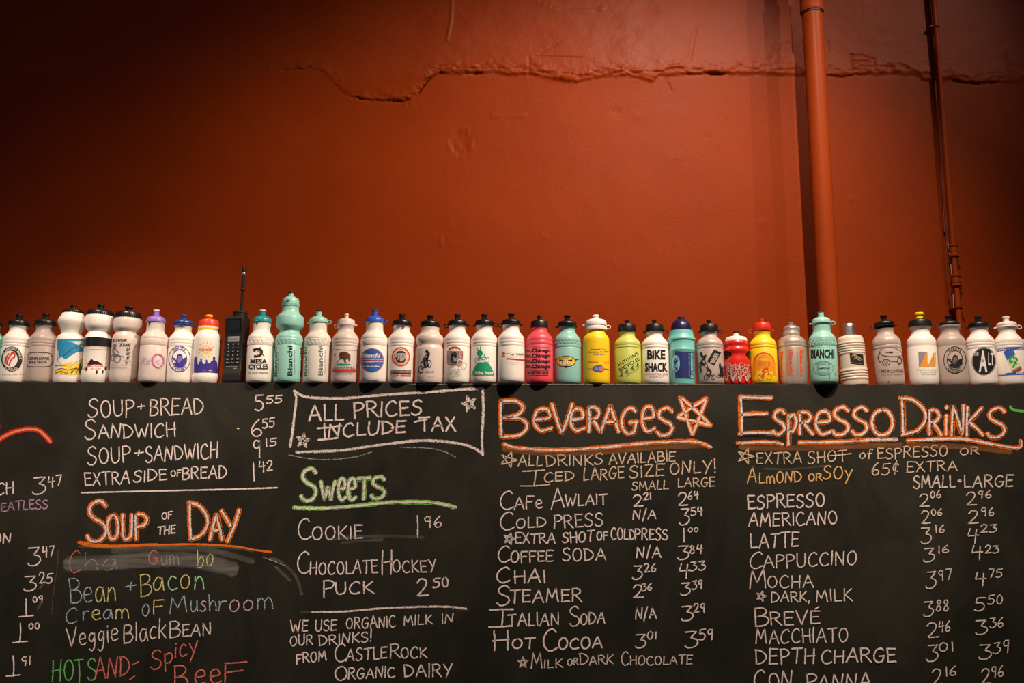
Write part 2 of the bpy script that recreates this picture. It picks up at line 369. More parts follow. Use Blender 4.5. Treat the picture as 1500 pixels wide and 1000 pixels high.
def cm(n):
    if n == 'd': return dust_mat('chalk_dust', (.30, .28, .25), .32)
    if n == 'D': return dust_mat('chalk_dust_thick', (.30, .285, .26), .62)
    if n == 'e': return dust_mat('chalk_dust_orange', (.55, .20, .06), .45)
    T = {'w': (CW, .665), 'W': ((0.88, 0.75, 0.71), .61), 'o': ((0.80, 0.16, 0.012), .72), 'g': ((0.26, 0.68, 0.12), .74), 'p': ((0.50, 0.30, 0.46), .66),
         'r': ((0.62, 0.03, 0.035), .72), 'k': ((0.72, 0.19, 0.14), .62), 'y': ((0.74, 0.68, 0.28), .60), 'b': ((0.40, 0.52, 0.60), .58), 'G': ((0.14, 0.50, 0.12), .66), 'l': ((0.40, 0.72, 0.40), .64),
         't': ((0.80, 0.60, 0.44), .64), 'a': ((0.84, 0.50, 0.20), .70), 'm': ((0.62, 0.42, 0.50), .62), 'n': ((0.80, 0.32, 0.12), .66), 'f': ((0.45, 0.42, 0.38), .52), 'd': ((.17, .165, .15), .56), 'K': ((0.03, 0.025, 0.018), .66), 's': ((.76, .65, .59), .65)}
    c, cov = T[n]
    return chalk_mat('chalk_' + {'w': 'white', 'W': 'thick_white', 'o': 'orange', 'g': 'green', 'p': 'purple', 'r': 'red', 'k': 'coral', 'y': 'yellow', 'b': 'blue', 'G': 'deep_green', 'l': 'lime', 't': 'tan', 'a': 'amber', 'm': 'mauve', 'n': 'peach', 'f': 'faint', 'd': 'dust', 'K': 'dark_gap', 's': 'soft'}[n], c, cov)

FONT = {
'A': "78|-0,0 20,50 42,100|-42,100 60,50 78,0|-12,36 70,40", 'B': "68|-6,-2 4,100|~2,98 40,98 58,80 44,60 10,52|~10,52 52,50 68,28 48,4 4,0",
'C': "70|~66,84 50,100 24,90 6,60 6,28 22,4 44,0 70,12", 'D': "74|-6,0 2,100|~-4,98 34,92 66,66 70,38 44,10 2,0",
'E': "60|-6,0 4,100|-4,98 60,96|-4,52 52,54|-2,2 60,4", 'F': "58|-6,-4 4,100|-2,98 60,96|-4,52 50,54", 'G': "76|~68,86 50,100 22,88 6,56 10,22 34,0 62,10 70,40|-40,44 78,46",
'H': "70|-6,0 6,100|-64,0 66,100|-0,50 72,54", 'I': "14|-7,0 7,100", 'J': "50|~44,100 44,20 24,0 4,16", 'K': "66|-6,0 8,100|-64,98 8,44|-14,48 68,0",
'L': "56|-8,100 6,4|-4,2 58,4", 'M': "92|-4,0 14,98|-14,98 42,30|-42,30 72,100|-72,100 88,0", 'N': "74|-4,0 10,98|-10,98 62,4|-62,4 70,100",
'O': "74|~40,99 16,86 4,50 16,12 38,0 62,16 70,52 58,88 36,99", 'P': "62|-8,-4 4,100|~0,98 40,98 62,78 46,54 6,46", 'Q': "74|~40,99 16,86 4,50 16,12 38,0 62,16 70,52 58,88 36,99|-44,24 76,-8",
'R': "70|-6,0 4,100|~0,98 40,98 60,78 44,56 6,50|-24,52 72,-2", 'S': "62|~58,86 40,100 14,90 8,70 26,54 50,42 58,22 40,2 14,0 0,14", 'T': "70|-34,0 38,98|-0,96 74,100",
'U': "70|~6,100 4,40 14,6 36,0 58,14 64,40 66,100", 'V': "72|-0,100 34,0|-34,0 72,100", 'W': "96|-0,100 24,0|-24,0 48,70|-48,70 70,0|-70,0 98,100", 'X': "66|-0,100 68,0|-60,100 2,0", 'Y': "66|-0,98 34,48|-66,100 22,-4", 'Z': "62|-2,98 60,98|-60,98 2,4|-2,4 64,4",
'0': "56|~30,99 8,76 6,30 26,2 46,20 50,70 28,99", '1': "16|-8,0 8,100", '2': "58|~4,76 20,98 44,94 50,74 34,38 4,2|-4,2 60,6", '3': "58|-4,94 54,98|-54,98 28,60|~28,60 54,48 56,24 36,2 8,0 0,12", '4': "60|-14,98 4,46|-4,46 62,52|-48,92 44,-6",
'5': "58|-12,96 6,58|-12,96 60,98|~6,58 36,60 54,40 48,14 24,0 0,8", '6': "56|~44,100 16,66 4,28 20,0 46,8 50,32 28,44 8,26", '7': "54|-2,96 52,98|-52,98 24,0", '8': "56|~46,84 28,98 10,82 24,58 46,34 44,10 22,0 6,18 22,48 44,70 44,86", '9': "56|~48,86 26,98 8,78 16,54 38,56 48,84|-48,96 40,-4",
'+': "60|-0,50 60,54|-32,84 26,18", '-': "40|-0,50 40,50", '/': "40|-4,-14 40,110", '!': "14|-10,30 12,118|-6,0 8,6", ',': "14|-12,8 4,-22", '.': "16|-2,0 12,6|-2,6 12,0", ':': "16|-2,14 12,18|-2,70 12,76", '¢': "50|~46,64 26,78 8,50 14,22 40,18|-34,100 16,-4", '`': "14|-0,100 14,130",
"'": "10|-5,100 3,70", 'É': "60|-6,0 4,100|-4,98 60,96|-4,52 52,54|-2,2 60,4|-30,114 52,130",
'a': "58|~46,60 24,66 4,36 14,2 38,12 48,60|-48,64 58,0", 'b': "54|-4,100 6,0|~6,20 32,60 52,34 34,0 6,6", 'c': "50|~46,56 26,66 4,36 16,2 50,8", 'e': "54|~4,34 48,40 40,66 14,62 4,28 22,0 54,8", 'f': "44|~44,92 24,98 16,60 14,-4|-0,52 40,54",
'g': "52|~44,60 20,64 6,36 24,14 44,40|~46,64 44,-10 26,-42 4,-30", 'h': "54|-4,100 2,0|~4,30 26,60 46,44 50,0", 'i': "12|-6,0 6,62|-6,84 8,90", 'k': "50|-4,100 4,0|-46,64 6,30|-16,36 52,0", 'l': "12|-6,0 6,100", 'm': "84|-4,0 6,62|~6,40 22,64 38,44 40,0|~40,40 58,64 76,44 82,0",
'n': "54|-4,0 8,62|~6,34 28,64 46,44 52,0", 'o': "54|~28,66 6,46 8,12 28,0 48,20 46,52 24,66", 'p': "52|-6,-40 6,64|~6,52 34,66 50,40 30,8 6,14", 'r': "42|-6,0 8,64|~6,30 22,60 44,60", 's': "46|~42,58 22,66 8,50 30,34 40,14 20,0 0,8", 't': "44|-22,0 22,100|-0,64 44,66", 'u': "54|~6,64 4,24 20,0 44,16 46,64|-46,64 54,0", 'y': "54|-2,64 26,16|-56,70 6,-40",
'*': "60|-30,100 14,0|-14,0 60,66|-60,66 0,62|-0,62 52,2|-52,2 30,100",
}
GL = {}
for k, s in FONT.items():
    parts = s.split('|'); strokes = []
    for q in parts[1:]:
        pts = []
        for t in q[1:].split(' '):
            a_, b_ = t.split(','); pts.append((float(a_) / 100, float(b_) / 100))
        strokes.append((q[0], pts))
    GL[k] = (float(parts[0]) / 100, strokes)

class Ink:
    """chalk laid on the board as thin ribbons"""
    depth = 0.00045
    def __init__(s): s.v = []; s.f = []; s.uv = []; s.mi = []; s.mats = []
    def slot(s, m):
        if m not in s.mats: s.mats.append(m)
        return s.mats.index(m)
    def stroke(s, pts, wd, m, lift=0.0, taper=True, smooth=True, wob=0.25):
        if smooth and len(pts) > 2: pts = smooth_prof(pts, 6)
        elif len(pts) == 2:
            (ax, ay), (bx, by) = pts; L = math.hypot(bx - ax, by - ay); n = max(1, int(L / 5)); bw = random.uniform(-.025, .025) * L
            nxp, nyp = -(by - ay) / (L + 1e-6), (bx - ax) / (L + 1e-6)
            pts = [(ax + (bx - ax) * i / n + nxp * bw * math.sin(math.pi * i / n), ay + (by - ay) * i / n + nyp * bw * math.sin(math.pi * i / n)) for i in range(n + 1)]
        mi = s.slot(m); Y = -(Ink.depth + lift); n = len(pts); base = len(s.v)
        a, b = pts[0], pts[1]; L = math.hypot(b[0] - a[0], b[1] - a[1]) + 1e-6
        pts = [(a[0] - (b[0] - a[0]) / L * wd * .3, a[1] - (b[1] - a[1]) / L * wd * .3)] + list(pts)
        a, b = pts[-1], pts[-2]; L = math.hypot(b[0] - a[0], b[1] - a[1]) + 1e-6
        pts = pts + [(a[0] - (b[0] - a[0]) / L * wd * .3, a[1] - (b[1] - a[1]) / L * wd * .3)]
        n = len(pts); cum = 0
        for i, (x, y) in enumerate(pts):
            p, q = pts[max(i - 1, 0)], pts[min(i + 1, n - 1)]
            dx, dy = q[0] - p[0], q[1] - p[1]; L = math.hypot(dx, dy) + 1e-6
            hw = wd * .53 * (1 + wob * random.uniform(-.5, .5))
            if i in (0, n - 1): hw *= .55
            jx, jy = random.uniform(-.12, .12) * wob * 2, random.uniform(-.12, .12) * wob * 2
            for sg in (-1, 1):
                P = unproj(x + jx - dy / L * hw * sg, y + jy + dx / L * hw * sg, Y)
                s.v.append((P.x, P.y, P.z - BZ)); s.uv.append((i * .2, sg))
            if i:
                k = base + 2 * i; s.f.append((k - 2, k, k + 1, k - 1)); s.mi.append(mi)
    def word(s, t, x0, x1, b0, b1, h, m='w', first=None, wd=2.3, sl=0.0, lift=0.0, cols=None, fdrop=0.0):
        fac = [(first / h if (first and i == 0) else 1.0) for i in range(len(t))]
        gap = .17
        ws = [(GL[c][0] if c != ' ' else .4) * f for c, f in zip(t, fac)]
        tot = sum(ws) + gap * (len(t) - 1); sc = (x1 - x0) / tot; x = 0
        for i, (c, f, wc) in enumerate(zip(t, fac, ws)):
            if c != ' ':
                mm = cm(cols[i % len(cols)] if cols else m)
                jit = random.uniform(-.045, .045) * h; hs = random.uniform(.93, 1.08); ls = sl + random.uniform(-.07, .07)
                for kind, pts in GL[c][1]:
                    out = []
                    for (px_, py_) in pts:
                        xx = x0 + (x + px_ * f) * sc; yy = b0 + (b1 - b0) * (xx - x0) / (x1 - x0)
                        out.append((xx + ls * (py_ - .5) * h, yy + jit + (fdrop if (first and i == 0) else 0) - py_ * h * f * hs))
                    s.stroke(out, wd, mm, lift, smooth=(kind == '~'))
            x += wc + gap
    def build(s, name='chalk_lettering', label=None):
        me = bpy.data.meshes.new(name); me.from_pydata(s.v, [], s.f)
        uvl = me.uv_layers.new(name='UVMap')
        vi = np.zeros(len(me.loops), dtype=np.int32); me.loops.foreach_get('vertex_index', vi)
        uvl.data.foreach_set('uv', np.array(s.uv, dtype=np.float32)[vi].ravel())
        for m in s.mats: me.materials.append(m)
        me.polygons.foreach_set('material_index', s.mi); me.update()
        o = bpy.data.objects.new(name, me); C.objects.link(o); o.parent = board
        if label: o['label'] = label
        Ink.depth += 0.000004
        return o
def line_of(*words, **kw):
    k = Ink()
    for q in words:
        a = list(q); ex = a.pop() if isinstance(a[-1], dict) else {}
        d = dict(kw); d.update(ex); k.word(*a, **d)
    return k
def W(*words, **kw):
    name = kw.pop('name', 'chalk_lettering'); label = kw.pop('label', None)
    for q in words: line_of(q, **kw).build(name, label)
def marks(strokes, wd, m, name='chalk_line', label=None, lift=0, **kw):
    if name == 'chalk_star':
        k = Ink()
        for st in strokes: k.stroke(st, wd, cm(m), lift, **kw)
        k.build(name, label); return
    for st in strokes:
        k = Ink(); k.stroke(st, wd, cm(m), lift, **kw); k.build(name, label)
def price(a, x0, x1, yt, yb, b, sx0, sx1, st, sb, **kw):
    wd = kw.pop('wd', 2.3); m = kw.pop('m', 'w')
    k = Ink(); k.word(a, x0, x1, yb, yb, yb - yt, m, wd=wd); k.build('chalk_price'); k = Ink(); k.word(b, sx0, sx1, sb + (sb - st) * .04, sb - (sb - st) * .08, sb - st, m, wd=wd * .92); 
    k.build('chalk_price')
    if kw.get('serif'): k = Ink(); k.stroke([(x0 - 9, yb + 1), (x1 + 9, yb - 1)], wd, cm(m)); k.build('chalk_line')
def star(cx, cy, rx, ry, rot=0.0):
    P = [(cx + rx * math.sin(rot + 2 * math.pi * i / 5), cy - ry * math.cos(rot + 2 * math.pi * i / 5)) for i in range(5)]
    return [[P[i], P[(i + 2) % 5]] for i in range(5)]
def fat(letters, edge, inner='W', we=9.5, wi=4.6, label=None, unders=None, ul=None):
    """outlined chalk letters: a wide coloured outline with a pale chalk core"""
    k = Ink()
    for (c, x0, y0, x1, y1) in letters:
        gw = GL[c][0]; ip = we * .42
        ext = 0.42 if c in 'pgy' else 0.0; topv = 1.0 if (c.isupper() or c in 'ifhklbt') else .66
        if c == 'i': topv = .9
        S = []
        for kind, pts in GL[c][1]:
            o = []
            for (a_, b_) in pts:
                xx = x0 + ip + (x1 - x0 - 2 * ip) * (a_ / gw); t = (b_ + ext) / (topv + ext)
                o.append((xx, y1 - ip - t * (y1 - y0 - 2 * ip)))
            S.append((kind, o))
        for kind, o in S: k.stroke(o, we, cm(edge), 0, smooth=(kind == '~'), wob=.12)
        for kind, o in S: k.stroke([(x + .7, y + .5) for x, y in o], wi + 1.2, cm('K'), .00005, smooth=(kind == '~'), wob=.3)
        for kind, o in S: k.stroke(o, wi, cm(inner), .0001, smooth=(kind == '~'), wob=.3)
    k.build('chalk_heading', label)
    for u in (unders or []):
        k = Ink()
        k.stroke(u, we * .86, cm(edge), 0, wob=.3); k.stroke([(x + 1, y + .3) for x, y in u], wi * .95, cm('K'), .00005, wob=.6); k.stroke([(x + 1.5, y) for x, y in u], wi * .85, cm(inner), .0001, wob=.7)
        k.build('chalk_line')

# --- column 1
W(('SOUP', 129, 196, 611, 609, 24, dict(first=28)), ('+', 202, 212, 601, 600, 11), ('BREAD', 219, 298, 609, 607, 24))
W(('SANDWICH', 124, 257, 643, 640, 20, dict(first=27)))
W(('SOUP', 128, 191, 680, 676, 23, dict(first=26)), ('+', 197, 210, 669, 668, 12), ('SANDWICH', 213, 319, 676, 671, 22))
W(('EXTRA', 124, 190, 711, 708, 19), ('SIDE', 196, 244, 706, 703, 17), ('OF', 250, 265, 698, 696, 9, dict(wd=1.9)), ('BREAD', 267, 332, 702, 700, 18))
price('5', 373, 386, 580, 602, '55', 390, 413, 579, 590)
price('6', 367, 384, 613, 639, '55', 384, 402, 612, 626)
price('9', 370, 383, 644, 670, '15', 389, 405, 642, 653)
price('1', 370.5, 373, 677, 703, '42', 379, 399, 675, 690)
marks([[(119, 721.5), (180, 720), (290, 717.5), (350, 716), (406, 714)]], 2.6, 'w')
fat([('S', 124, 730, 161, 796), ('O', 153, 750, 178, 793), ('U', 175, 750, 198, 793), ('P', 194, 749, 219, 792)], 'o', we=8.4, wi=3.9, label='orange edged chalk heading, Soup')
fat([('D', 274, 732, 309, 793), ('A', 304, 750, 329, 794), ('Y', 321, 743, 354, 795)], 'o', we=8.4, wi=3.9, label='orange edged chalk heading, Day')
W(('OF', 237, 252, 761, 758, 10, dict(wd=2)), ('THE', 231, 257, 783, 781, 12, dict(wd=2.2)))
marks([[(114, 794), (130, 799), (165, 800.5), (230, 798), (290, 797), (343, 800), (372, 805), (398, 808.5)], [(116, 793), (160, 799), (230, 796.5)]], 3.2, 'o', label='orange chalk underline')
marks([[(290, 800), (340, 802.5), (370, 807)], [(115, 800), (180, 803), (260, 800)]], 3, 'd', 'chalk_smudge')
k = Ink()
k.stroke([(100, 826), (150, 824), (210, 820), (260, 819), (300, 823), (342, 834)], 23, cm('D'), 0, wob=.12)
k.stroke([(165, 806), (230, 803), (290, 804), (335, 812), (370, 822)], 9, cm('d'), .000002, wob=.3)
k.build('chalk_smudge', 'grey wiped chalk swath over an erased line')
W(('C', 101, 118, 838, 836, 30, dict(m='k')), ('ha', 124, 172, 835, 834, 27, dict(m='f')), ('G', 217, 231, 827, 827, 20, dict(m='k')), ('um', 236, 262, 828, 827, 22, dict(m='f')), ('bo', 288, 313, 831, 827, 25, dict(m='y')), wd=1.6)
W(('B', 101, 119, 883, 883, 35, dict(cols='b')), ('ean', 122, 170, 883, 880, 33, dict(cols='byy')), ('+', 184, 200, 869, 867, 18, dict(m='b')), ('B', 205, 222, 873, 871, 32, dict(m='y')), ('acon', 224, 299, 864, 862, 30, dict(cols='ylyl')), wd=2.2)
W(('C', 96, 113, 912, 911, 21, dict(m='b')), ('ream', 120, 189, 909, 905, 22, dict(cols='by')), ('o', 208, 219, 903, 902, 25, dict(m='b')), ('F', 224, 240, 899, 898, 20, dict(m='y')), ('M', 248, 275, 899, 896, 23, dict(m='b')), ('ush', 279, 317, 896, 894, 24, dict(cols='bmb')), ('room', 319, 400, 896, 890, 24, dict(cols='bmmb')), wd=2.2)
W(('Veggie', 97, 173, 948, 938, 25, dict(first=26)), ('Black', 181, 243, 941, 934, 27), ('BEAN', 248, 309, 934, 930, 18, dict(first=25)), m='s', wd=2.2)
W(('HO', 76, 108, 999, 996, 30, dict(m='G')), ('T', 109, 122, 998, 998, 31, dict(m='G')), ('S', 128, 141, 995, 994, 30, dict(m='G')), ('AND', 139, 190, 994, 990, 31, dict(m='k')), wd=2.3)
marks([[(194, 973), (203, 969)], [(190, 995), (197, 990)]], 2.3, 'k', 'chalk_mark')
W(('S', 221, 237, 981, 979, 27), ('p', 240, 253, 973, 971, 25), ('icy', 256, 289, 963, 956, 24), m='k', wd=2.4)
W(('B', 254, 275, 1010, 1008, 34), ('ee', 285, 323, 1003, 999, 30), ('F', 327, 360, 999, 996, 30), m='k', wd=2.6)
# --- far left column
k = Ink()
sw = [(-14, 652), (0, 643), (18, 633), (40, 628.5), (56, 630), (68, 640), (74, 647)]
k.stroke(sw, 8.5, cm('r'), 0, wob=.1); k.stroke(sw, 3.6, cm('n'), .0001); k.stroke([(-6, 612), (-4, 622), (-2, 626)], 7, cm('r')); k.build('chalk_line', 'red chalk swoosh with a peach core')
W(('ICH', -10, 20, 726, 723, 18)); price('3', 48, 67, 699, 723, '47', 70, 90, 696, 712)
W(('MEATLESS', -12, 70, 750, 744, 13, dict(m='p')), wd=2.1)
W(('ON', -10, 16, 796, 795, 15)); price('3', 41, 59, 802, 828, '47', 62, 79, 800, 815)
price('3', 35, 53, 843, 865, '25', 57, 77, 839, 854); price('1', 37, 40, 877, 902, '09', 48, 63, 873, 882, serif=1)
price('1', 28, 31, 913, 940, '00', 42, 58, 912, 921, serif=1); price('1', 18, 21, 961, 989, '91', 31, 45, 961, 974, serif=1)
marks([[(66, 850), (58, 862)], [(61, 880), (55, 892)]], 3.5, 'd', 'chalk_smudge')
# --- column 2
marks([[(431, 572), (434, 583), (431, 610), (429, 628), (425, 654)], [(431, 573), (445, 580), (462, 582.5), (505, 583), (564, 578), (630, 574), (680, 570), (708, 569)], [(707, 570), (708, 600), (706, 640), (707, 666)], [(434, 662), (470, 661), (505, 659), (560, 651), (620, 645), (670, 649), (694, 656), (707, 665)]], 4.8, 'W', 'chalk_frame', 'wavy chalk frame around the tax notice')
marks([[(423, 666), (450, 671), (480, 673), (520, 669), (546, 661)], [(586, 655), (625, 656), (650, 661), (667, 669)]], 2.4, 'f', 'chalk_line')
W(('ALL', 452, 503, 617, 616, 23), ('PRICES', 518, 618, 612, 607, 22), wd=3.2)
W(('INCLUDE', 474, 594, 641, 633, 19), ('TAX', 614, 667, 631, 631, 20), wd=3.2)
marks([[(465, 627), (500, 623)], [(466, 644), (495, 641)], [(607, 618), (625, 614)]], 3, 'w')
marks(star(687, 591, 11, 12, -.3), 3.4, 'W', 'chalk_star', 'chalk star in the upper right of the frame'); marks(star(444, 645, 10, 11, .15), 3.4, 'W', 'chalk_star', 'chalk star in the lower left of the frame')
fat([('S', 438, 683, 468, 736), ('W', 467, 702, 494, 735), ('e', 492, 699, 510, 735), ('e', 506, 699, 525, 735), ('T', 521, 697, 545, 734), ('S', 541, 695, 568, 733)], 'g', we=7.4, wi=4.8, label='green edged chalk heading, Sweets', unders=[[(430, 743), (445, 744), (480, 744), (520, 741), (575, 735.5), (630, 736), (655, 740), (667, 743)]])
W(('C', 436, 455, 791, 790, 30), ('OOKIE', 457, 531, 791, 788, 19)); price('1', 610.5, 613, 757, 786, '96', 621, 647, 756, 772)
W(('C', 435, 454, 841, 839, 29), ('HOCOLATE', 454, 553, 841, 839, 18), ('H', 559, 574, 841, 840, 34), ('OCKEY', 575, 638, 838, 837, 18))
W(('P', 473, 489, 873, 872, 25), ('UCK', 491, 547, 870, 869, 18), wd=2.6); price('2', 610, 627, 846, 873, '50', 634, 657, 846, 860, wd=2.8)
marks([[(457, 896), (500, 895.5), (530, 893), (570, 890), (630, 888), (660, 888.5), (683, 891)]], 3.6, 'W'); marks([[(441, 896), (470, 896)], [(670, 892), (686, 893)]], 3.6, 'd', 'chalk_smudge')
W(('WE', 426, 451, 926, 925, 17), ('USE', 462, 493, 925, 923, 16), ('ORGANIC', 507, 579, 921, 918, 16), ('MILK', 591, 633, 915, 914, 14), ('IN', 647, 664, 913, 912, 14), wd=2)
W(('OUR', 425, 458, 946, 943, 15), ('DRINKS!', 467, 544, 945, 939, 15), wd=2.1)
W(('FROM', 434, 478, 972, 967, 14), ('C', 490, 507, 970, 968, 24), ('ASTLE', 507, 567, 969, 964, 17), ('R', 571, 586, 965, 963, 21), ('OCK', 587, 625, 963, 963, 15), wd=2.2)
W(('O', 490, 509, 998, 996, 22), ('RGANIC', 510, 578, 994, 991, 15), ('DAIRY', 592, 662, 992, 990, 19), wd=2.4)
# --- column 3
fat([('B', 728, 583, 776, 643), ('e', 777, 596, 812, 634), ('V', 805, 588, 842, 638), ('e', 831, 596, 860, 634), ('R', 858, 593, 884, 636), ('A', 877, 591, 910, 636), ('G', 906, 594, 937, 639), ('e', 936, 593, 963, 635), ('S', 959, 594, 990, 641)], 'o', we=8.2, wi=4.0, label='orange edged chalk heading, Beverages', unders=[[(737, 650), (758, 656), (818, 659), (878, 655.5), (950, 648.5), (1010, 646), (1030, 650), (1041, 655)]])
k = Ink(); SP = [(996, 581), (1014, 636), (1035, 583), (992, 611), (1041, 623)]
for i in range(5): k.stroke([SP[i], SP[(i + 1) % 5]], 7.6, cm('o'), wob=.1)
for i in range(5): k.stroke([SP[i], SP[(i + 1) % 5]], 3.9, cm('W'), .0001)
k.build('chalk_star', 'orange edged chalk star after the Beverages heading')
marks(star(745, 673, 13, 12, .35), 2.2, 't', 'chalk_star')
W(('ALL', 759, 795, 683, 682, 15), ('DRINKS', 800, 883, 683, 680, 16), ('AVAILABIE', 892, 989, 680, 675, 15), m='t')
marks([[(766, 690), (798, 688)], [(762, 711.5), (806, 709)], [(785, 690), (782, 711)]], 2.3, 't', 'chalk_lettering')
W(('CED', 797, 841, 706, 703, 14), ('LARGE', 855, 914, 704, 700, 17), ('SIZE', 922, 973, 700, 697, 17), ('ONLY!', 981, 1048, 694, 692, 18), m='t')
W(('SMALL', 926, 979, 718, 716, 13, dict(wd=2)), ('LARGE', 993, 1047, 713, 712, 13, dict(wd=2)), m='t')
W(('C', 732, 752, 747, 746, 25), ('AFe', 753, 794, 746, 744, 17), ('A', 807, 826, 745, 742, 28), ('WLAIT', 828, 889, 741, 738, 16)); price('2', 927, 941, 724, 741, '21', 942, 954, 722, 732); price('2', 993, 1007, 721, 740, '64', 1008, 1023, 720, 731)
W(('C', 732, 753, 777, 775, 24), ('OLD', 756, 800, 773, 771, 14), ('PRESS', 811, 883, 773, 770, 19), ('N/A', 927, 961, 761, 760, 14, dict(wd=2))); price('3', 996, 1010, 745, 768, '54', 1012, 1029, 743, 755)
marks(star(746, 789, 9, 9, .3), 2.5, 'w', 'chalk_star')
W(('EXTRA', 755, 813, 796, 795, 15), ('SHOT', 824, 870, 795, 793, 15), ('OF', 874, 890, 791, 790, 12), ('COLD', 895, 930, 790, 790, 16), ('PRESS', 930, 978, 790, 790, 16)); price('1', 1000.5, 1003, 775, 794, '00', 1008, 1023, 772, 779, wd=2)
W(('C', 729, 747, 824, 823, 22), ('OFFEE', 748, 810, 824, 822, 16), ('SODA', 824, 887, 821, 820, 18), ('N/A', 932, 968, 817, 816, 15)); price('3', 993, 1009, 799, 819, '84', 1010, 1029, 798, 810)
W(('C', 727, 747, 853, 852, 23), ('HAI', 753, 799, 854, 853, 19), wd=2.7); price('3', 927, 941, 828, 847, '26', 943, 961, 826, 838); price('4', 994, 1010, 824, 845, '33', 1011, 1033, 822, 835)
W(('S', 728, 747, 886, 885, 28), ('TEAMER', 747, 852, 883, 881, 19), wd=2.6); price('2', 927, 942, 858, 876, '36', 940, 955, 854, 865); price('3', 997, 1011, 852, 871, '39', 1014, 1029, 850, 863)
marks([[(717, 893), (752, 892)], [(716, 918), (750, 916)], [(737, 893), (735, 917)]], 2.6, 'w', 'chalk_lettering')
W(('TALIAN', 744, 819, 917, 915, 18), ('S', 834, 849, 917, 916, 28), ('ODA', 850, 886, 914, 913, 17), ('N/A', 931, 961, 907, 906, 16)); price('3', 998, 1015, 887, 908, '29', 1016, 1033, 883, 897)
W(('H', 722, 745, 952, 951, 28), ('OT', 750, 783, 950, 949, 15), ('C', 795, 816, 952, 951, 30), ('OCOA', 818, 882, 950, 949, 16), wd=2.8); price('3', 931, 946, 928, 948, '01', 948, 962, 925, 936); price('3', 1003, 1022, 924, 948, '59', 1024, 1045, 921, 937)
marks(star(766, 970, 8, 9, 0), 2.2, 's', 'chalk_star')
W(('M', 778, 795, 980, 979, 22), ('ILK', 797, 824, 978, 977, 12), ('OR', 831, 847, 974, 973, 9), ('D', 849, 862, 974, 973, 18), ('ARK', 863, 898, 974, 972, 13), ('C', 910, 921, 975, 974, 20), ('HOCOLATE', 923, 1014, 974, 972, 13), m='s', wd=2.1)
# --- column 4
fat([('E', 1078, 577, 1134, 640), ('S', 1129, 597, 1154, 639), ('p', 1150, 604, 1171, 656), ('R', 1167, 600, 1194, 639), ('e', 1190, 600, 1222, 639), ('S', 1216, 593, 1248, 640), ('S', 1245, 593, 1275, 640), ('O', 1272, 596, 1313, 641)], 'o', we=8.2, wi=4.2, label='orange edged chalk heading, Espresso', unders=[[(1080, 649), (1110, 647.5), (1135, 648), (1146, 651)], [(1170, 648), (1230, 647), (1275, 644), (1313, 643.5)]])
fat([('D', 1317, 578, 1361, 640), ('R', 1357, 597, 1382, 640), ('i', 1380, 592, 1393, 640), ('N', 1390, 590, 1416, 641), ('K', 1411, 593, 1443, 641), ('S', 1443, 594, 1477, 644)], 'o', we=8.0, wi=3.8, label='orange edged chalk heading, Drinks', unders=[[(1329, 645), (1395, 642.5), (1425, 645), (1455, 651), (1478, 655), (1493, 655), (1495, 645)]])
marks([[(1480, 595), (1484, 600), (1500, 602), (1520, 603)]], 4.5, 'G', label='short green chalk stroke at the right edge')
marks(star(1092, 668, 13, 12, .3), 2.2, 't', 'chalk_star')
W(('EXTRA', 1108, 1174, 680, 678, 17), ('SHOT', 1183, 1240, 679, 674, 17), ('of', 1259, 1278, 672, 671, 13), ('ESPRESSO', 1285, 1388, 672, 667, 15), ('OR', 1406, 1434, 666, 665, 10), m='t', wd=2)
marks([[(1216, 667), (1247, 664)]], 2, 't', 'chalk_lettering')
W(('A', 1095, 1108, 707, 706, 22), ('LmOND', 1112, 1174, 708, 706, 16), ('OR', 1184, 1204, 704, 703, 10), ('SOy', 1206, 1248, 702, 700, 19), m='a', wd=2.1)
W(('65¢', 1277, 1317, 696, 694, 18), ('EXTRA', 1328, 1402, 691, 689, 15), m='t', wd=2.1)
W(('SMALL', 1338, 1399, 715, 713, 18), ('LARGE', 1412, 1484, 714, 712, 17), m='s', wd=2.4); marks([[(1404, 704), (1407, 704)]], 4.5, 's', 'chalk_mark')
def col4(a, b, va, vb): price(*a, wd=2.2, m='s'); price(*b, wd=2.2, m='s')
W(('ESPRESSO', 1095, 1208, 745, 741, 19), wd=2.6); col4(('2', 1346, 1361, 722, 742, '06', 1363, 1378, 718, 729), ('2', 1415, 1430, 720, 740, '96', 1432, 1452, 718, 729), 0, 0)
W(('AMERICANO', 1097, 1226, 771, 767, 19), wd=2.4); col4(('2', 1349, 1362, 748, 767, '06', 1364, 1380, 745, 755), ('2', 1418, 1433, 748, 767, '96', 1437, 1456, 743, 755), 0, 0)
W(('LATTE', 1099, 1170, 803, 801, 22), wd=2.5); col4(('3', 1349, 1364, 772, 795, '16', 1370, 1384, 769, 780), ('4', 1417, 1433, 771, 793, '23', 1436, 1460, 768, 780), 0, 0)
W(('C', 1098, 1117, 833, 831, 23), ('APPUCCINO', 1118, 1255, 832, 826, 19), wd=2.2); col4(('3', 1353, 1369, 803, 823, '16', 1374, 1390, 799, 810), ('4', 1423, 1439, 800, 819, '23', 1443, 1463, 799, 810), 0, 0)
W(('M', 1098, 1123, 863, 861, 26), ('OCHA', 1124, 1191, 861, 860, 17), wd=2.2); col4(('3', 1357, 1371, 838, 862, '97', 1374, 1394, 834, 849), ('4', 1428, 1444, 836, 856, '75', 1448, 1468, 833, 846), 0, 0)
marks(star(1115, 873, 8, 8, .3), 2.0, 's', 'chalk_star')
W(('DARK,', 1130, 1186, 882, 881, 15), ('MILK', 1195, 1248, 881, 880, 18), wd=2.1); col4(('3', 1353, 1367, 880, 902, '88', 1371, 1390, 879, 895), ('5', 1428, 1443, 875, 895, '50', 1447, 1469, 872, 885), 0, 0)
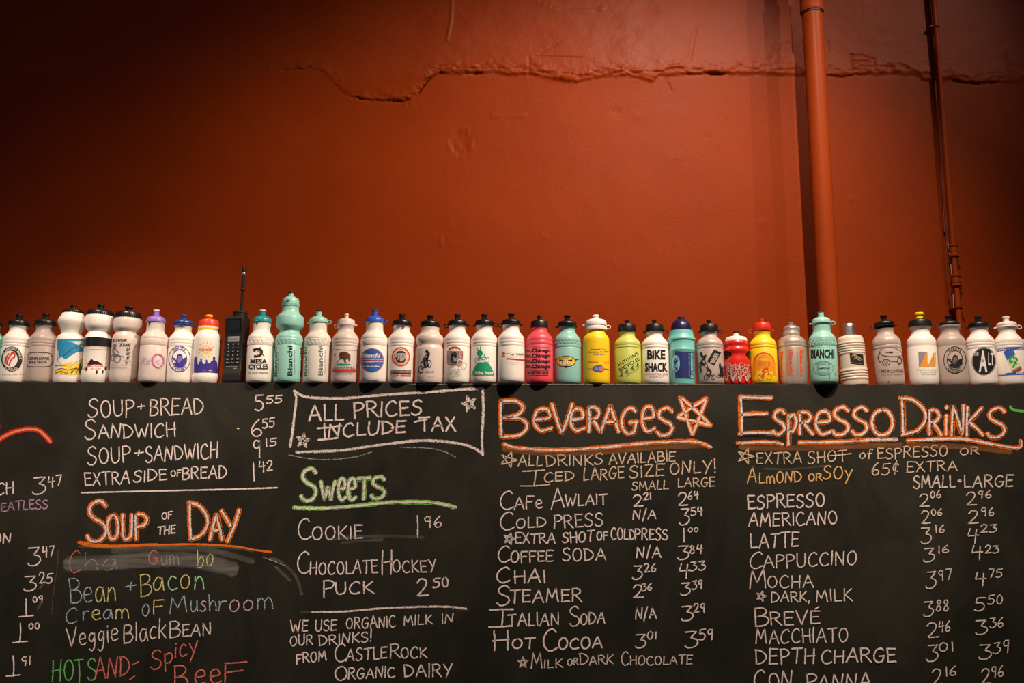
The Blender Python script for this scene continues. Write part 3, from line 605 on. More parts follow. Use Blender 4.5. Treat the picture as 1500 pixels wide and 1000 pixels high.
W(('B', 1105, 1126, 916, 915, 26), ('REVÉ', 1128, 1201, 915, 914, 20), wd=2.4); col4(('2', 1357, 1374, 913, 934, '46', 1375, 1392, 910, 925), ('3', 1429, 1446, 908, 929, '36', 1450, 1470, 905, 919), 0, 0)
W(('MACCHIATO', 1107, 1242, 943, 939, 21), wd=2.2); col4(('3', 1358, 1374, 944, 968, '01', 1375, 1397, 940, 954), ('3', 1434, 1452, 941, 964, '39', 1455, 1479, 939, 956), 0, 0)
W(('DEPTH', 1107, 1193, 972, 971, 22), ('CHARGE', 1203, 1312, 971, 969, 20), wd=2.6); col4(('2', 1365, 1380, 978, 1002, '16', 1385, 1401, 976, 990), ('2', 1437, 1450, 978, 1002, '96', 1452, 1470, 975, 991), 0, 0)
W(('C', 1104, 1121, 1009, 1008, 25), ('ON', 1126, 1160, 1007, 1006, 22), ('P', 1181, 1196, 1010, 1009, 24), ('ANNA', 1198, 1276, 1009, 1008, 22), wd=2.5)
# faint old erasures
marks([[(738, 657), (800, 664), (880, 662), (960, 655), (1035, 652)], [(1085, 655), (1180, 656), (1260, 653), (1320, 652)], [(1330, 652), (1420, 655), (1480, 662)]], 9, 'e', 'chalk_smudge')
marks([[(480, 790), (520, 786), (570, 785), (620, 787)], [(500, 795), (560, 790)]], 5, 'd', 'chalk_smudge'); marks([[(1120, 686), (1150, 687), (1180, 685), (1210, 682)]], 3, 'd', 'chalk_smudge')
marks([[(395, 818), (410, 822), (432, 842), (442, 870)], [(404, 830), (425, 850)]], 5, 'd', 'chalk_smudge'); marks([[(385, 816), (402, 822), (416, 828)]], 2, 'f', 'chalk_smudge')
marks([[(85, 806), (84, 830), (78, 870), (76, 900)]], 1.4, 'd', 'chalk_smudge'); marks([[(600, 563), (700, 562.3), (800, 562.6), (1060, 563)]], 1.3, 'f', 'chalk_smudge')
#@@BOTTLES@@
# ------------------------------------------------------------------ bottle prints: flat art laid onto the bottle's skin
def flat_text(s, shear=0.0, bold=0.0):
    cu = bpy.data.curves.new('t', 'FONT'); cu.body = s; cu.size = 1; cu.shear = shear; cu.offset = bold; cu.resolution_u = 2
    o = bpy.data.objects.new('t', cu); C.objects.link(o)
    dg = bpy.context.evaluated_depsgraph_get(); dg.update()
    me = o.evaluated_get(dg).to_mesh()
    V = [(v.co.x, v.co.y) for v in me.vertices]; Fc = [tuple(p.vertices) for p in me.polygons]
    o.evaluated_get(dg).to_mesh_clear(); bpy.data.objects.remove(o); bpy.data.curves.remove(cu)
    if not V: return [], []
    x0 = min(v[0] for v in V); x1 = max(v[0] for v in V); y0 = min(v[1] for v in V); y1 = max(v[1] for v in V)
    return [((x - x0) / (x1 - x0) - .5, (y - y0) / (y1 - y0) - .5) for x, y in V], Fc
class Art:
    """collects flat polygons in crop coordinates; (ox, oy, k) takes a crop coordinate to the picture's frame"""
    def __init__(s, ox, oy=420, k=6.25): s.o = (ox, oy, k); s.items = []; s.n = 0
    def add(s, V, Fc, col):
        s.items.append(([(s.o[0] + x / s.o[2], s.o[1] + y / s.o[2]) for x, y in V], Fc, col, s.n)); s.n += 1
    def poly(s, pts, col):
        tri = tessellate_polygon([[Vector((x, y, 0)) for x, y in pts]]); s.add(pts, [tuple(t) for t in tri], col); return s
    def ring(s, cx, cy, rx, ry, t, col, a0=0, a1=360, n=40):
        V = []; 
        for i in range(n + 1):
            a = math.radians(a0 + (a1 - a0) * i / n)
            V += [(cx + rx * math.cos(a), cy - ry * math.sin(a)), (cx + (rx - t) * math.cos(a), cy - (ry - t) * math.sin(a))]
        s.add(V, [(2 * i, 2 * i + 1, 2 * i + 3, 2 * i + 2) for i in range(n)], col); return s
    def disc(s, cx, cy, rx, ry, col, rot=0, n=32):
        c_, s_2 = math.cos(math.radians(rot)), math.sin(math.radians(rot))
        P = [(rx * math.cos(2 * math.pi * i / n), ry * math.sin(2 * math.pi * i / n)) for i in range(n)]
        return s.poly([(cx + x * c_ - y * s_2, cy + x * s_2 + y * c_) for x, y in P], col)
    def rect(s, x0, y0, x1, y1, col): return s.poly([(x0, y0), (x1, y0), (x1, y1), (x0, y1)], col)
    def line(s, pts, wd, col, smooth=False):
        if smooth and len(pts) > 2: pts = smooth_prof(pts, 5)
        V = []
        for i, (x, y) in enumerate(pts):
            p, q = pts[max(i - 1, 0)], pts[min(i + 1, len(pts) - 1)]; dx, dy = q[0] - p[0], q[1] - p[1]; L = math.hypot(dx, dy) + 1e-6
            V += [(x - dy / L * wd / 2, y + dx / L * wd / 2), (x + dy / L * wd / 2, y - dx / L * wd / 2)]
        s.add(V, [(2 * i, 2 * i + 1, 2 * i + 3, 2 * i + 2) for i in range(len(pts) - 1)], col); return s
    def text(s, t, cx, cy, wd, h, col, rot=0, shear=0, bold=0.0, arc=None):
        V, Fc = flat_text(t, shear, bold)
        c_, s_2 = math.cos(math.radians(rot)), math.sin(math.radians(rot)); out = []
        for x, y in V:
            x *= wd; y *= h
            if arc:   # arc = (rx, ry, centre angle degrees, inside-out)
                rx, ry, a, up = arc
                th = math.radians(a) - x / ((rx + ry) / 2) * (1 if up else -1); e = y * (1 if up else -1)
                out.append((cx + (rx + e) * math.cos(th), cy - (ry + e) * math.sin(th)))
            else: out.append((cx + x * c_ + y * s_2, cy - y * c_ + x * s_2))
        s.add(out, Fc, col); return s
    def rider(s, cx, cy, k, col, wd=6, flip=1):
        P = lambda x, y: (cx + x * k * flip, cy + y * k)
        for wx in (-28, 28): s.ring(cx + wx * k * flip, cy + 30 * k, 19 * k, 21 * k, 4 * k, col, n=20)
        s.line([P(-28, 30), P(-6, 8), P(22, 6), P(28, 30)], wd * .7 * k, col); s.line([P(-6, 8), P(2, 32), P(22, 6)], wd * .7 * k, col)
        s.line([P(-10, 2), P(-4, -24), P(14, -34)], 13 * k, col, True); s.line([P(10, -30), P(24, -10), P(26, 2)], 7 * k, col)
        s.line([P(-8, 2), P(8, 10), P(2, 34)], 10 * k, col); s.disc(*P(18, -44), 8 * k, 10 * k, col); return s

PC = dict(black=(.012, .011, .014), navy=(.02, .03, .16), blue=(.03, .10, .42), red=(.60, .03, .02), white=(.85, .80, .74), yellow=(.86, .62, .04), orange=(.86, .32, .02), green=(.01, .34, .17),
          grey=(.16, .15, .16), pale=(.30, .26, .27), pink=(.55, .12, .32), lilac=(.30, .22, .55), brown=(.10, .035, .012), sky=(.02, .26, .50), cyan=(.25, .62, .70), gold=(.42, .26, .08), royal=(.03, .12, .48),
          script=(.10, .16, .17), faintred=(.55, .18, .15), teal=(.05, .40, .38), dgreen=(.02, .09, .03), fire=(.78, .08, .015), paleyel=(.80, .74, .30), violet=(.05, .03, .32), smear=(.42, .33, .52), warm=(.55, .45, .38))
def pm(c): return mat('print_' + c, PC[c], 0.45)

SP = {  # plastics
 'white': ((.86, .80, .74), .38, .1), 'frost': ((.50, .40, .36), .40, .0), 'frostpink': ((.76, .65, .60), .40, .0), 'mint': ((.30, .62, .54), .36, 0), 'aqua': ((.25, .52, .47), .38, 0), 'ivory': ((.76, .72, .64), .40, .1),
 'pinkred': ((.78, .075, .11), .4, 0), 'yellow': ((.90, .60, .015), .36, 0), 'lime': ((.50, .56, .12), .42, 0), 'teal': ((.16, .52, .50), .4, 0), 'red': ((.66, .022, .014), .3, 0), 'black': ((.010, .010, .010), .32, 0), 'navycap': ((.012, .012, .06), .3, 0),
 'silver': ((.52, .43, .37), .34, .0), 'metal': ((.85, .80, .76), .34, 0), 'cream': ((.74, .60, .50), .42, 0), 'purplecap': ((.30, .17, .60), .35, 0), 'bluecap': ((.02, .06, .26), .32, 0), 'royalcap': ((.03, .11, .55), .32, 0), 'redcap': ((.80, .05, .02), .35, 0),
 'yelcap': ((.92, .62, .02), .32, 0), 'tealcap': ((.01, .27, .32), .32, 0), 'whitecap': ((.84, .76, .72), .35, 0), 'pinkcap': ((.75, .60, .56), .38, 0), 'scarlet': ((.68, .03, .012), .32, 0), 'minttea': ((.05, .42, .36), .36, 0)}
def plastic(n):
    c, r, s = SP[n]
    if n == 'metal': return mat('polished_metal', c, r, 1.0)
    if n == 'silver': return mat('brushed_silver_plastic', c, r, .45)
    if n in ('frost', 'frostpink'): return mat('translucent_' + n, c, r, trans=.12, sss=.35)
    return mat('plastic_' + n, c, r, sss=s, grime=.04 if n in ('white', 'mint', 'cream', 'ivory') else 0)

# body outlines as (height above the board edge, half width), in picture units at the bottle's own distance
BODY = {
 'std': [(0, 0), (0, 16.5), (.9, 18.3), (3, 19.4), (8, 19.7), (52, 19.7), (53, 19.3), (54, 19.7), (56.5, 19.7), (57.5, 19.3), (58.5, 19.7), (61, 19.6), (62, 19.2), (63, 19.5), (66, 19.2), (69, 17.9), (72, 15.6), (75, 13.2), (77.5, 12), (80, 11.7), (82.5, 12), (84.3, 13), (86, 13)],
 'neck': [(0, 0), (0, 16.5), (.9, 18.3), (3, 19.4), (8, 19.7), (53, 19.7), (53.8, 19.3), (54.6, 19.7), (63, 19.7), (63.8, 19.3), (64.6, 19.5), (68, 18.6), (71, 16.6), (74, 14), (76.5, 12.9), (80, 12.6), (88, 12.6), (89, 13.5), (90.5, 13.8), (91.5, 13)],
 'small': [(0, 0), (0, 16.5), (.9, 18.3), (3, 19.4), (8, 19.6), (52, 19.6), (52.8, 19.2), (53.6, 19.6), (56, 19.6), (56.8, 19.2), (57.6, 19.5), (61, 19.3), (64, 18), (67, 15.4), (69.5, 12.5), (72, 11.3), (75, 11.2), (77, 12.4), (79, 12.8)],
 'pink': [(0, 0), (0, 16.5), (.9, 18.3), (3, 19.4), (8, 19.6), (55, 19.6), (55.8, 19.2), (56.6, 19.6), (61, 19.6), (61.8, 19.2), (62.6, 19.5), (67, 19), (70, 17.5), (73, 14.6), (76, 12.2), (79, 11.4), (81, 12), (83, 12.4)],
 'lean': [(0, 0), (0, 17.5), (.9, 19.3), (3, 20.2), (8, 20.4), (52, 20.3), (53, 19.9), (54, 20.3), (57, 20.3), (58, 19.9), (59, 20.3), (64, 20.1), (68, 18.7), (71.5, 16), (75, 13), (78, 12), (81, 12), (83.5, 13)],
 'wide': [(0, 0), (0, 17), (1, 19.4), (3.5, 20.6), (10, 20.8), (56, 20.5), (57, 20.1), (58, 20.4), (65, 20.2), (69, 18.9), (72, 16.4), (75, 14), (78, 13.1), (82, 13.2), (84.5, 14.8), (86, 15.8), (88, 15.8)],
 'yellowwide': [(0, 0), (0, 16.5), (.9, 18.5), (3, 19.4), (8, 19.6), (62, 19.4), (67, 19), (70, 17.7), (73, 15.3), (75.5, 13.5), (78, 13.1), (80, 14.2), (82, 14.3)],
 'cofidis': [(0, 0), (0, 15), (1, 17.6), (4, 19.3), (9, 19.8), (13, 19.6), (15.5, 18.6), (17, 18.4), (30, 19), (50, 19.6), (64, 19.7), (68, 19.3), (72, 17.8), (76, 15.4), (78, 14.8), (82, 14.8), (84, 14.8)],
 'tall': [(0, 0), (0, 16.5), (.9, 18.5), (3, 19.8), (8, 20.1), (54, 20.1), (54.8, 19.7), (55.6, 20.1), (64, 20), (64.8, 19.6), (65.6, 19.8), (69, 18.8), (72, 16.5), (75, 14.3), (77, 14.3), (79, 16), (82, 18.8), (84, 19.8), (86, 20.1), (96, 20.1), (98, 19.2), (100.5, 16.5), (103, 13.6), (106, 12.4), (112, 12), (116, 12)],
 'bulb': [(0, 0), (0, 17), (.9, 19), (3, 20.1), (8, 20.3), (60, 20.2), (66, 19.8), (69.5, 18.2), (71.5, 15.6), (73, 14), (76, 14.1), (79, 15.2), (84, 17.6), (89, 19.6), (92, 20), (95, 19.2), (99, 17), (103, 14.8), (105, 14.4)],
 'band': [(0, 0), (0, 15), (1, 18), (5, 20), (12, 20.2), (18, 20), (21, 18.9), (24, 18.6), (50, 18.8), (54, 19.2), (54.5, 19.5), (66, 19.5), (66.5, 19), (70, 18), (73, 16), (75.5, 14.6), (77.5, 15), (80, 17.2), (83, 19.2), (86, 19.9), (99, 19.8), (100, 19)],
 'edge': [(0, 0), (0, 15.5), (1, 18), (5, 19.9), (12, 20.2), (50, 20.2), (62, 20.2), (68, 19.8), (71, 18.6), (73.5, 16.8), (75.5, 16.2), (77, 17.2), (79.5, 19.4), (82, 20.2), (90, 20), (95, 19.2), (97, 18)],
 'waist': [(0, 0), (0, 17.5), (.9, 19.4), (3, 20.2), (8, 20.4), (49, 20.4), (52, 19.9), (54, 18.4), (56, 18.2), (58, 18.8), (61, 20), (64, 20.3), (67, 20), (70, 18.6), (72, 16), (74, 14.2), (78, 13.4), (82, 13.8)],
 'cup': [(0, 0), (0, 16.5), (1, 17.6), (3, 17.9), (49.5, 18.3), (50.5, 18.8), (51.5, 18.8), (52.2, 18.3), (65, 18.8), (66, 20), (67.5, 20.1), (69, 19.4), (72, 17.6), (76, 17), (80, 16.4)],
 'squat': [(0, 0), (0, 17.5), (1, 18.4), (3, 18.6), (32, 18.6), (36, 18.4), (40, 17.4), (43, 16.7), (46, 17.2), (49, 18.6), (51.5, 18.7), (54, 17.4), (56, 16.4), (58, 16.8), (60, 17.6), (62, 17.4), (64.5, 16)],
 'steel': [(0, 0), (0, 18), (1, 19.8), (3, 20.4), (8, 20.6), (54, 21), (55, 20.6), (56, 21), (59, 20.9), (60, 20.5), (61, 20.8), (65, 19.9), (69, 17.4), (71, 14.4), (72.5, 12.2), (74, 11.8)],
 'flask': [(0, 0), (0, 17), (1, 18.8), (3, 19.2), (6, 19.2)] + [q for k in range(4) for q in ((8 + 4 * k, 19.2), (9.2 + 4 * k, 20), (10.8 + 4 * k, 20), (12 + 4 * k, 19.2))] + [(26, 19.1), (44, 18.9)] + [q for k in range(5) for q in ((45.5 + 3.6 * k, 18.8), (46.6 + 3.6 * k, 19.5), (48 + 3.6 * k, 19.5), (49.1 + 3.6 * k, 18.7))] + [(66, 18.6), (69, 18.2), (71.5, 16.6), (73, 13), (73.6, 8)],
}
# caps: (height, half width) outlines, then the nozzle; offset added to both
CAP = {
 'std': ([(85.2, 12.4), (84.8, 13.9), (87.2, 14.2), (87.8, 13.3), (88.6, 13.2), (89, 14), (90.8, 13.8), (92.2, 13.1), (93.4, 10.6), (94.2, 7), (94.8, 4.6), (95, 0)], [(94.2, 4.2), (98.8, 3.9), (99.8, 4.2), (100.3, 5.2), (102, 5.1), (102.4, 4.2), (102.5, 0)]),
 'neck': ([(90.8, 12.6), (90.6, 13.5), (93.5, 13.6), (96, 12), (98, 8.6), (99, 4.6), (99.2, 0)], [(98.4, 4.3), (105.6, 4.2), (106, 4.8), (107.6, 4.7), (107.8, 0)]),
 'small': ([(78, 12.2), (77.6, 13), (79.4, 13.1), (79.8, 12.7), (80.4, 12.7), (80.8, 13.1), (87, 12.9), (88.8, 11.8), (90, 8.5), (91, 4), (91, 0)], [(90.4, 2.8), (93.8, 2.8), (94.2, 3.3), (96, 3.2), (96.3, 0)]),
 'slim': ([(82.5, 11.8), (82, 12.7), (90, 12.6), (92, 11.6), (93.4, 8), (94.6, 4), (94.8, 0)], [(94, 2.9), (98.6, 2.8), (99, 3.3), (100.8, 3.2), (101, 0)]),
}
def ring_loop(bm, ang, h, r, k, s):
    """the strap that ties a cap: a flat tab or a small open loop beside the neck"""
    c_, s_2 = math.cos(ang), math.sin(ang)
    if k == 'loop':
        ctr = Vector((c_ * (r + 3.0) * s, s_2 * (r + 3.0) * s, h)); pts = []
        for i in range(17):
            a = 2 * math.pi * i / 16
            pts.append(ctr + Vector((c_ * math.cos(a) * 3.2 * s, s_2 * math.cos(a) * 3.2 * s, math.sin(a) * 2.6 * s)))
        add_tube(bm, pts, .75 * s, 8)
    else:
        M = Matrix.Translation((0, 0, h)) @ Matrix.Rotation(ang, 4, 'Z')
        vs = [((r - 2) * s, -3.2 * s), ((r + 4) * s, -1.2 * s), ((r + 4) * s, 1.2 * s), ((r - 2) * s, 3.2 * s)]
        lo = [bm.verts.new(M @ Vector((x, y, -.9 * s))) for x, y in vs]; hi = [bm.verts.new(M @ Vector((x, y, .9 * s))) for x, y in vs]
        bm.faces.new(lo[::-1]); bm.faces.new(hi)
        for i in range(4): bm.faces.new((lo[i], lo[(i + 1) % 4], hi[(i + 1) % 4], hi[i]))

def bottle(cx, kind, body, label, cap=None, capcol='black', noz=None, over=0.0, dh=0.0, ks=1.0, lean=0.0, tabs=None, art=None, dy=None, tip=None, emboss=False, rot=0.0, ringcol=None, extra=None, hs=1.0):
    rmax = max(p[1] for p in BODY[kind])
    s0 = pxs(0.04)
    rm = rmax * ks * s0
    yb = (rm + 0.004 + (dy or 0.0)) if not over else rm - over * s0
    s = pxs(yb) * ks
    X0 = unproj(cx, 561.6, yb).x
    root = empty('water_bottle', (X0, yb, ZTOP + 0.0002), label, 'bottle', 'water bottles standing in a row on the chalkboard')
    root.rotation_euler = (0, math.radians(lean), 0)
    def H(h): return (unproj(cx, 561.6 - h * hs, yb).z - unproj(cx, 561.6, yb).z) if h > 0 else 0.0
    prof = [(r * s, H(h)) for h, r in BODY[kind]]
    bm = bmesh.new(); add_lathe(bm, prof, 64)
    b = obj('body', bm, plastic(body), root)
    hh = np.array([p[1] for p in prof[1:]]); rr_ = np.array([p[0] for p in prof[1:]])
    Rz = lambda z: float(np.interp(z, hh, rr_))
    if emboss:  # raised arches around the shoulder band
        bm = bmesh.new(); n = 22
        for i in range(n):
            for (a0, a1, z0, z1) in ((i, i + 1, 0, 1), (i + 1, i, 0, 1)):
                pts = []
                for k in range(7):
                    t = k / 6; a = 2 * math.pi * (a0 + (a1 - a0) * t) / n; hq = 55.6 + 7.2 * math.sin(t * math.pi / 2)
                    z = H(hq); R_ = Rz(z) + .0002; pts.append((R_ * math.cos(a), R_ * math.sin(a), z))
                add_tube(bm, pts, .0005, 5)
        e_ = obj('embossed_band', bm, plastic(body), b); e_['kind'] = 'stuff'
    capk = cap or ({'neck': 'neck', 'small': 'small', 'pink': 'slim'}.get(kind, 'std'))
    def lathe(name, pts, m, parent, seg=40):
        bm = bmesh.new(); add_lathe(bm, [(r * s, H(h + dh)) for h, r in pts], seg); return obj(name, bm, m, parent)
    if capk in CAP:
        cp_, nz_ = CAP[capk]
        co_ = lathe('cap', cp_, plastic(capcol), root)
        n_ = lathe('nozzle', nz_, plastic(noz or capcol), co_, 28)
        if tip: lathe('nozzle_tip', [(nz_[2][0], nz_[2][1] + .1)] + [(h + .15, r + .12) for h, r in nz_[2:]], plastic(tip), co_, 28)
        hr = {'std': 86.2, 'neck': 90, 'small': 78.8, 'slim': 84}[capk] + dh
        rr2 = {'std': 13.9, 'neck': 13.4, 'small': 13, 'slim': 12.6}[capk]
        if tabs:
            bm = bmesh.new()
            add_lathe(bm, [(rr2 * s, H(hr) - .8 * s), ((rr2 + .9) * s, H(hr) - .7 * s), ((rr2 + .9) * s, H(hr) + .7 * s), (rr2 * s, H(hr) + .8 * s)], 40)
            for side, k in tabs:
                ring_loop(bm, {'L': math.pi - .25, 'R': .0 - .2, 'F': -math.pi / 2 + .4, 'f': -math.pi / 2 - .4}[side], H(hr), rr2, k, s)
            obj('cap_strap', bm, plastic(ringcol or capcol), root)
    if extra: extra(lathe, root, s, H, Rz)
    if art is not None:
        bpy.context.view_layer.update()
        Mi = (Matrix.Translation(root.location) @ Matrix.Rotation(math.radians(lean), 4, 'Y')).inverted()
        Yp = yb - .75 * rm
        verts = []; fcs = []; mis = []; names = []; Co = Mi @ CAM; lost = set()
        for V, Fc, col, n in art.items:
            if col not in names: names.append(col)
            bm = bmesh.new(); vv = [bm.verts.new((x, y, 0)) for x, y in V]
            for f in Fc:
                try: bm.faces.new([vv[i] for i in f])
                except ValueError: pass
            xa = min(v[0] for v in V); xb = max(v[0] for v in V); x = math.floor(xa) + 1.0
            while x < xb:
                bmesh.ops.bisect_plane(bm, geom=bm.verts[:] + bm.edges[:] + bm.faces[:], plane_co=(x, 0, 0), plane_no=(1, 0, 0)); x += 2.0
            bm.verts.ensure_lookup_table(); base = len(verts)
            for i, v in enumerate(bm.verts):
                v.index = i
                q = Mi @ unproj(v.co.x, v.co.y, Yp); dq = (q - Co).normalized()
                for _ in range(3):
                    R_ = Rz(q.z) + .00022 + .00006 * n
                    A_ = dq.x ** 2 + dq.y ** 2; B_ = Co.x * dq.x + Co.y * dq.y; D_ = B_ * B_ - A_ * (Co.x ** 2 + Co.y ** 2 - R_ * R_)
                    q = Co + dq * ((-B_ - math.sqrt(max(D_, 0))) / A_)
                if D_ <= 1e-7: lost.add(base + i)
                k_ = R_ / math.hypot(q.x, q.y)
                verts.append((q.x * k_, q.y * k_, q.z))
            for f in bm.faces:
                ids = [base + v.index for v in f.verts]
                if all(i in lost for i in ids): continue
                fcs.append(ids); mis.append(names.index(col))
            bm.free()
        if fcs:
            me = bpy.data.meshes.new('printed_design'); me.from_pydata(verts, [], fcs)
            o = link('printed_design', me, [pm(c) for c in names], b); me.polygons.foreach_set('material_index', mis); me.update()
            # every face looks outwards
            bm = bmesh.new(); bm.from_mesh(me)
            for f in bm.faces:
                c_ = f.calc_center_median()
                if f.normal.x * c_.x + f.normal.y * c_.y < 0: f.normal_flip()
            bm.to_mesh(me); bm.free()
    return root

LR = (('L', 'tab'), ('R', 'loop')); RL = (('L', 'loop'), ('R', 'tab')); FR = (('F', 'tab'),)
A = Art
# 0 cut by the left edge
bottle(-21, 'std', 'mint', 'turquoise bottle with black cap cut off by the left edge of the photo', tabs=RL)
# 1
a = A(0).disc(108, 660, 97, 116, 'black').disc(92, 662, 69, 78, 'white')
a.text('FLANDERS BROS', 108, 660, 250, 24, 'white', arc=(80, 98, 78, True), bold=.01).text('CYCLES', 108, 660, 120, 24, 'white', arc=(82, 98, -92, False), bold=.01)
for q in ([(45, 705), (55, 650), (85, 610)], [(60, 715), (75, 660), (105, 615), (125, 605)], [(80, 725), (100, 670), (130, 640)], [(100, 600), (135, 612), (130, 650)], [(50, 690), (62, 640)]): a.line(q, 13, 'red', True)
a.text('Cycling since 1971', 118, 800, 205, 20, 'faintred')
bottle(19.5, 'std', 'white', 'white bottle with black cap and round black badge with red figures', tabs=LR, art=a)
# 2
a = A(0)
a.line([(262, 610), (300, 600), (430, 604), (470, 622), (485, 665), (470, 712), (430, 730), (270, 730), (250, 715), (247, 650), (262, 610)], 7, 'black', True)
a.text('SUNFLOWER', 356, 655, 195, 30, 'black', bold=.03).text('BIKE SHOP', 345, 690, 165, 22, 'black', bold=.03)
bottle(58.7, 'std', 'frost', 'cloudy grey bottle with black cap and lettering inside a black oval outline', tabs=RL, art=a, dh=.8)
# 3
a = A(0)
a.poly([(510, 482), (640, 476), (766, 480), (766, 600), (720, 640), (640, 660), (560, 690), (508, 700)], 'sky').poly([(508, 690), (560, 640), (600, 665), (650, 630), (700, 600), (766, 590), (766, 660), (640, 700), (560, 720), (506, 718)], 'white')
a.poly([(500, 762), (600, 745), (690, 700), (764, 640), (764, 800), (640, 806), (497, 795)], 'yellow').poly([(560, 715), (640, 690), (670, 680), (640, 730), (560, 735)], 'yellow')
a.line([(580, 630), (660, 570), (750, 520)], 5, 'navy').line([(520, 660), (545, 700), (600, 720), (500, 722)], 4, 'navy').line([(640, 740), (690, 690), (760, 660)], 4, 'lilac', True).line([(655, 750), (700, 700), (762, 678)], 4, 'white', True)
for q in ([(500, 765), (560, 745), (620, 760), (690, 745), (740, 770)], [(505, 790), (560, 770), (600, 790)], [(690, 730), (760, 800)], [(700, 790), (745, 680)], [(660, 780), (690, 750), (700, 795)]): a.line(q, 5, 'brown', True)
a.poly([(720, 740), (735, 690), (745, 735), (762, 690), (762, 800), (722, 790)], 'dgreen').line([(565, 790), (575, 765)], 10, 'orange').line([(610, 795), (620, 770)], 8, 'green').line([(655, 790), (662, 760)], 10, 'dgreen')
def x3(lathe, root, s, H, Rz):
    c = lathe('cap', [(103.6, 13.6), (103.4, 14.8), (105, 15.1), (107, 14.6), (108.6, 12.4), (109.8, 8), (110.2, 0)], plastic('black'), root)
    lathe('nozzle', [(109.8, 4), (113.6, 3.7), (114, 4.4), (115.8, 4.3), (116, 0)], plastic('black'), c, 28)
bottle(98.5, 'bulb', 'white', 'white bulb-necked bottle with a blue and yellow desert picture', cap='none', art=a, extra=x3)
# 4
a = A(0).line([(775, 580), (860, 573), (1000, 577)], 4, 'grey', True).line([(770, 740), (790, 700), (775, 650)], 3, 'faintred', True)
a.poly([(800, 705), (838, 655), (862, 680), (888, 678), (915, 692), (945, 715), (860, 708), (815, 720)], 'black').text('BICYCLES', 872, 722, 145, 24, 'red', bold=.02).text('BIKES - ZIM CORP', 840, 750, 170, 15, 'red', bold=.02)
for x, y in ((885, 780), (940, 775), (790, 750), (968, 745)): a.disc(x, y, 9, 20, 'black', 10)
def x4(lathe, root, s, H, Rz):
    lathe('band', [(54, 19.3), (54.2, 19.9), (66.2, 19.9), (66.4, 19.3)], plastic('black'), root, 56)
    c = lathe('cap', [(98.5, 18.6), (98.5, 19.3), (104.5, 19.1), (106.5, 17.8), (108.5, 12.5), (109.3, 6), (109.5, 0)], plastic('black'), root, 48)
    bm = bmesh.new()
    for i in range(44):
        an = 2 * math.pi * i / 44; add_box(bm, (19.0 * s, -.45 * s, H(99.2)), (19.55 * s, .45 * s, H(104.2)), Matrix.Rotation(an, 4, 'Z'))
    k_ = obj('grip_ribs', bm, plastic('black'), c, False); k_['kind'] = 'stuff'
    lathe('nozzle', [(109, 4.4), (114, 4.1), (114.6, 5.4), (117, 5.2), (117.3, 0)], plastic('black'), c, 28)
bottle(139, 'band', 'white', 'white double-bulge bottle with black band and mountain print', cap='none', art=a, extra=x4)
# 5
a = A(0).text('OVER', 1098, 490, 128, 30, 'black', shear=.3, bold=.035).text('THE', 1147, 532, 112, 30, 'black', shear=.3, bold=.035)
for c_, y in (('D', 573), ('G', 611), ('E', 649)): a.text(c_, 1172, y, 36, 30, 'black', shear=.3, bold=.035)
a.text('SPORTS', 1165, 678, 62, 13, 'black').text('Bikes, Boards, Trails, Etc', 1090, 716, 150, 12, 'grey').text('Rio Blvd & Cleveland', 1085, 740, 145, 11, 'grey').disc(1158, 695, 10, 12, 'grey')
a.ring(1072, 655, 34, 42, 8, 'grey').ring(1030, 650, 18, 30, 7, 'grey').line([(1045, 540), (1035, 600), (1075, 640)], 16, 'grey', True).line([(1050, 560), (1075, 590), (1090, 600)], 9, 'grey').disc(1052, 535, 13, 15, 'grey').line([(1060, 620), (1135, 640)], 5, 'grey')
def x5(lathe, root, s, H, Rz):
    c = lathe('cap', [(94.3, 18), (94, 18.6), (101.5, 18.5), (104, 17.4), (105.8, 13), (107, 7), (107.2, 0)], plastic('black'), root, 48)
    bm = bmesh.new()
    for i in range(44):
        an = 2 * math.pi * i / 44; add_box(bm, (18.3 * s, -.45 * s, H(94.8)), (18.95 * s, .45 * s, H(100.8)), Matrix.Rotation(an, 4, 'Z'))
    k_ = obj('grip_ribs', bm, plastic('black'), c, False); k_['kind'] = 'stuff'
    lathe('nozzle', [(106.6, 4.6), (111, 4.6), (111.8, 6.2), (114, 6), (114.4, 0)], plastic('black'), c, 28)
bottle(181, 'edge', 'frostpink', 'cloudy bottle with wide ribbed black lid, rider and slanted black words', cap='none', art=a, extra=x5)
# 6
a = A(200)
for i in range(20):
    t = 2 * math.pi * i / 20; a.line([(197 + 52 * math.cos(t), 677 + 60 * math.sin(t)), (197 + 63 * math.cos(t), 677 + 72 * math.sin(t))], 9, 'pink')
a.ring(197, 677, 56, 64, 9, 'pink')
for i in range(34): a.disc(random.uniform(35, 140), 676 + random.uniform(-40, 32), random.uniform(3, 8), random.uniform(2, 4), 'smear', n=8)
a.line([(170, 650), (215, 705)], 4, 'smear').line([(165, 690), (225, 660)], 4, 'smear')
bottle(222.4, 'neck', 'frostpink', 'cloudy pink bottle with purple cap and faded pink chainring print', capcol='purplecap', tip='whitecap', over=7.2, tabs=(('f', 'tab'),), art=a, cap='neck')
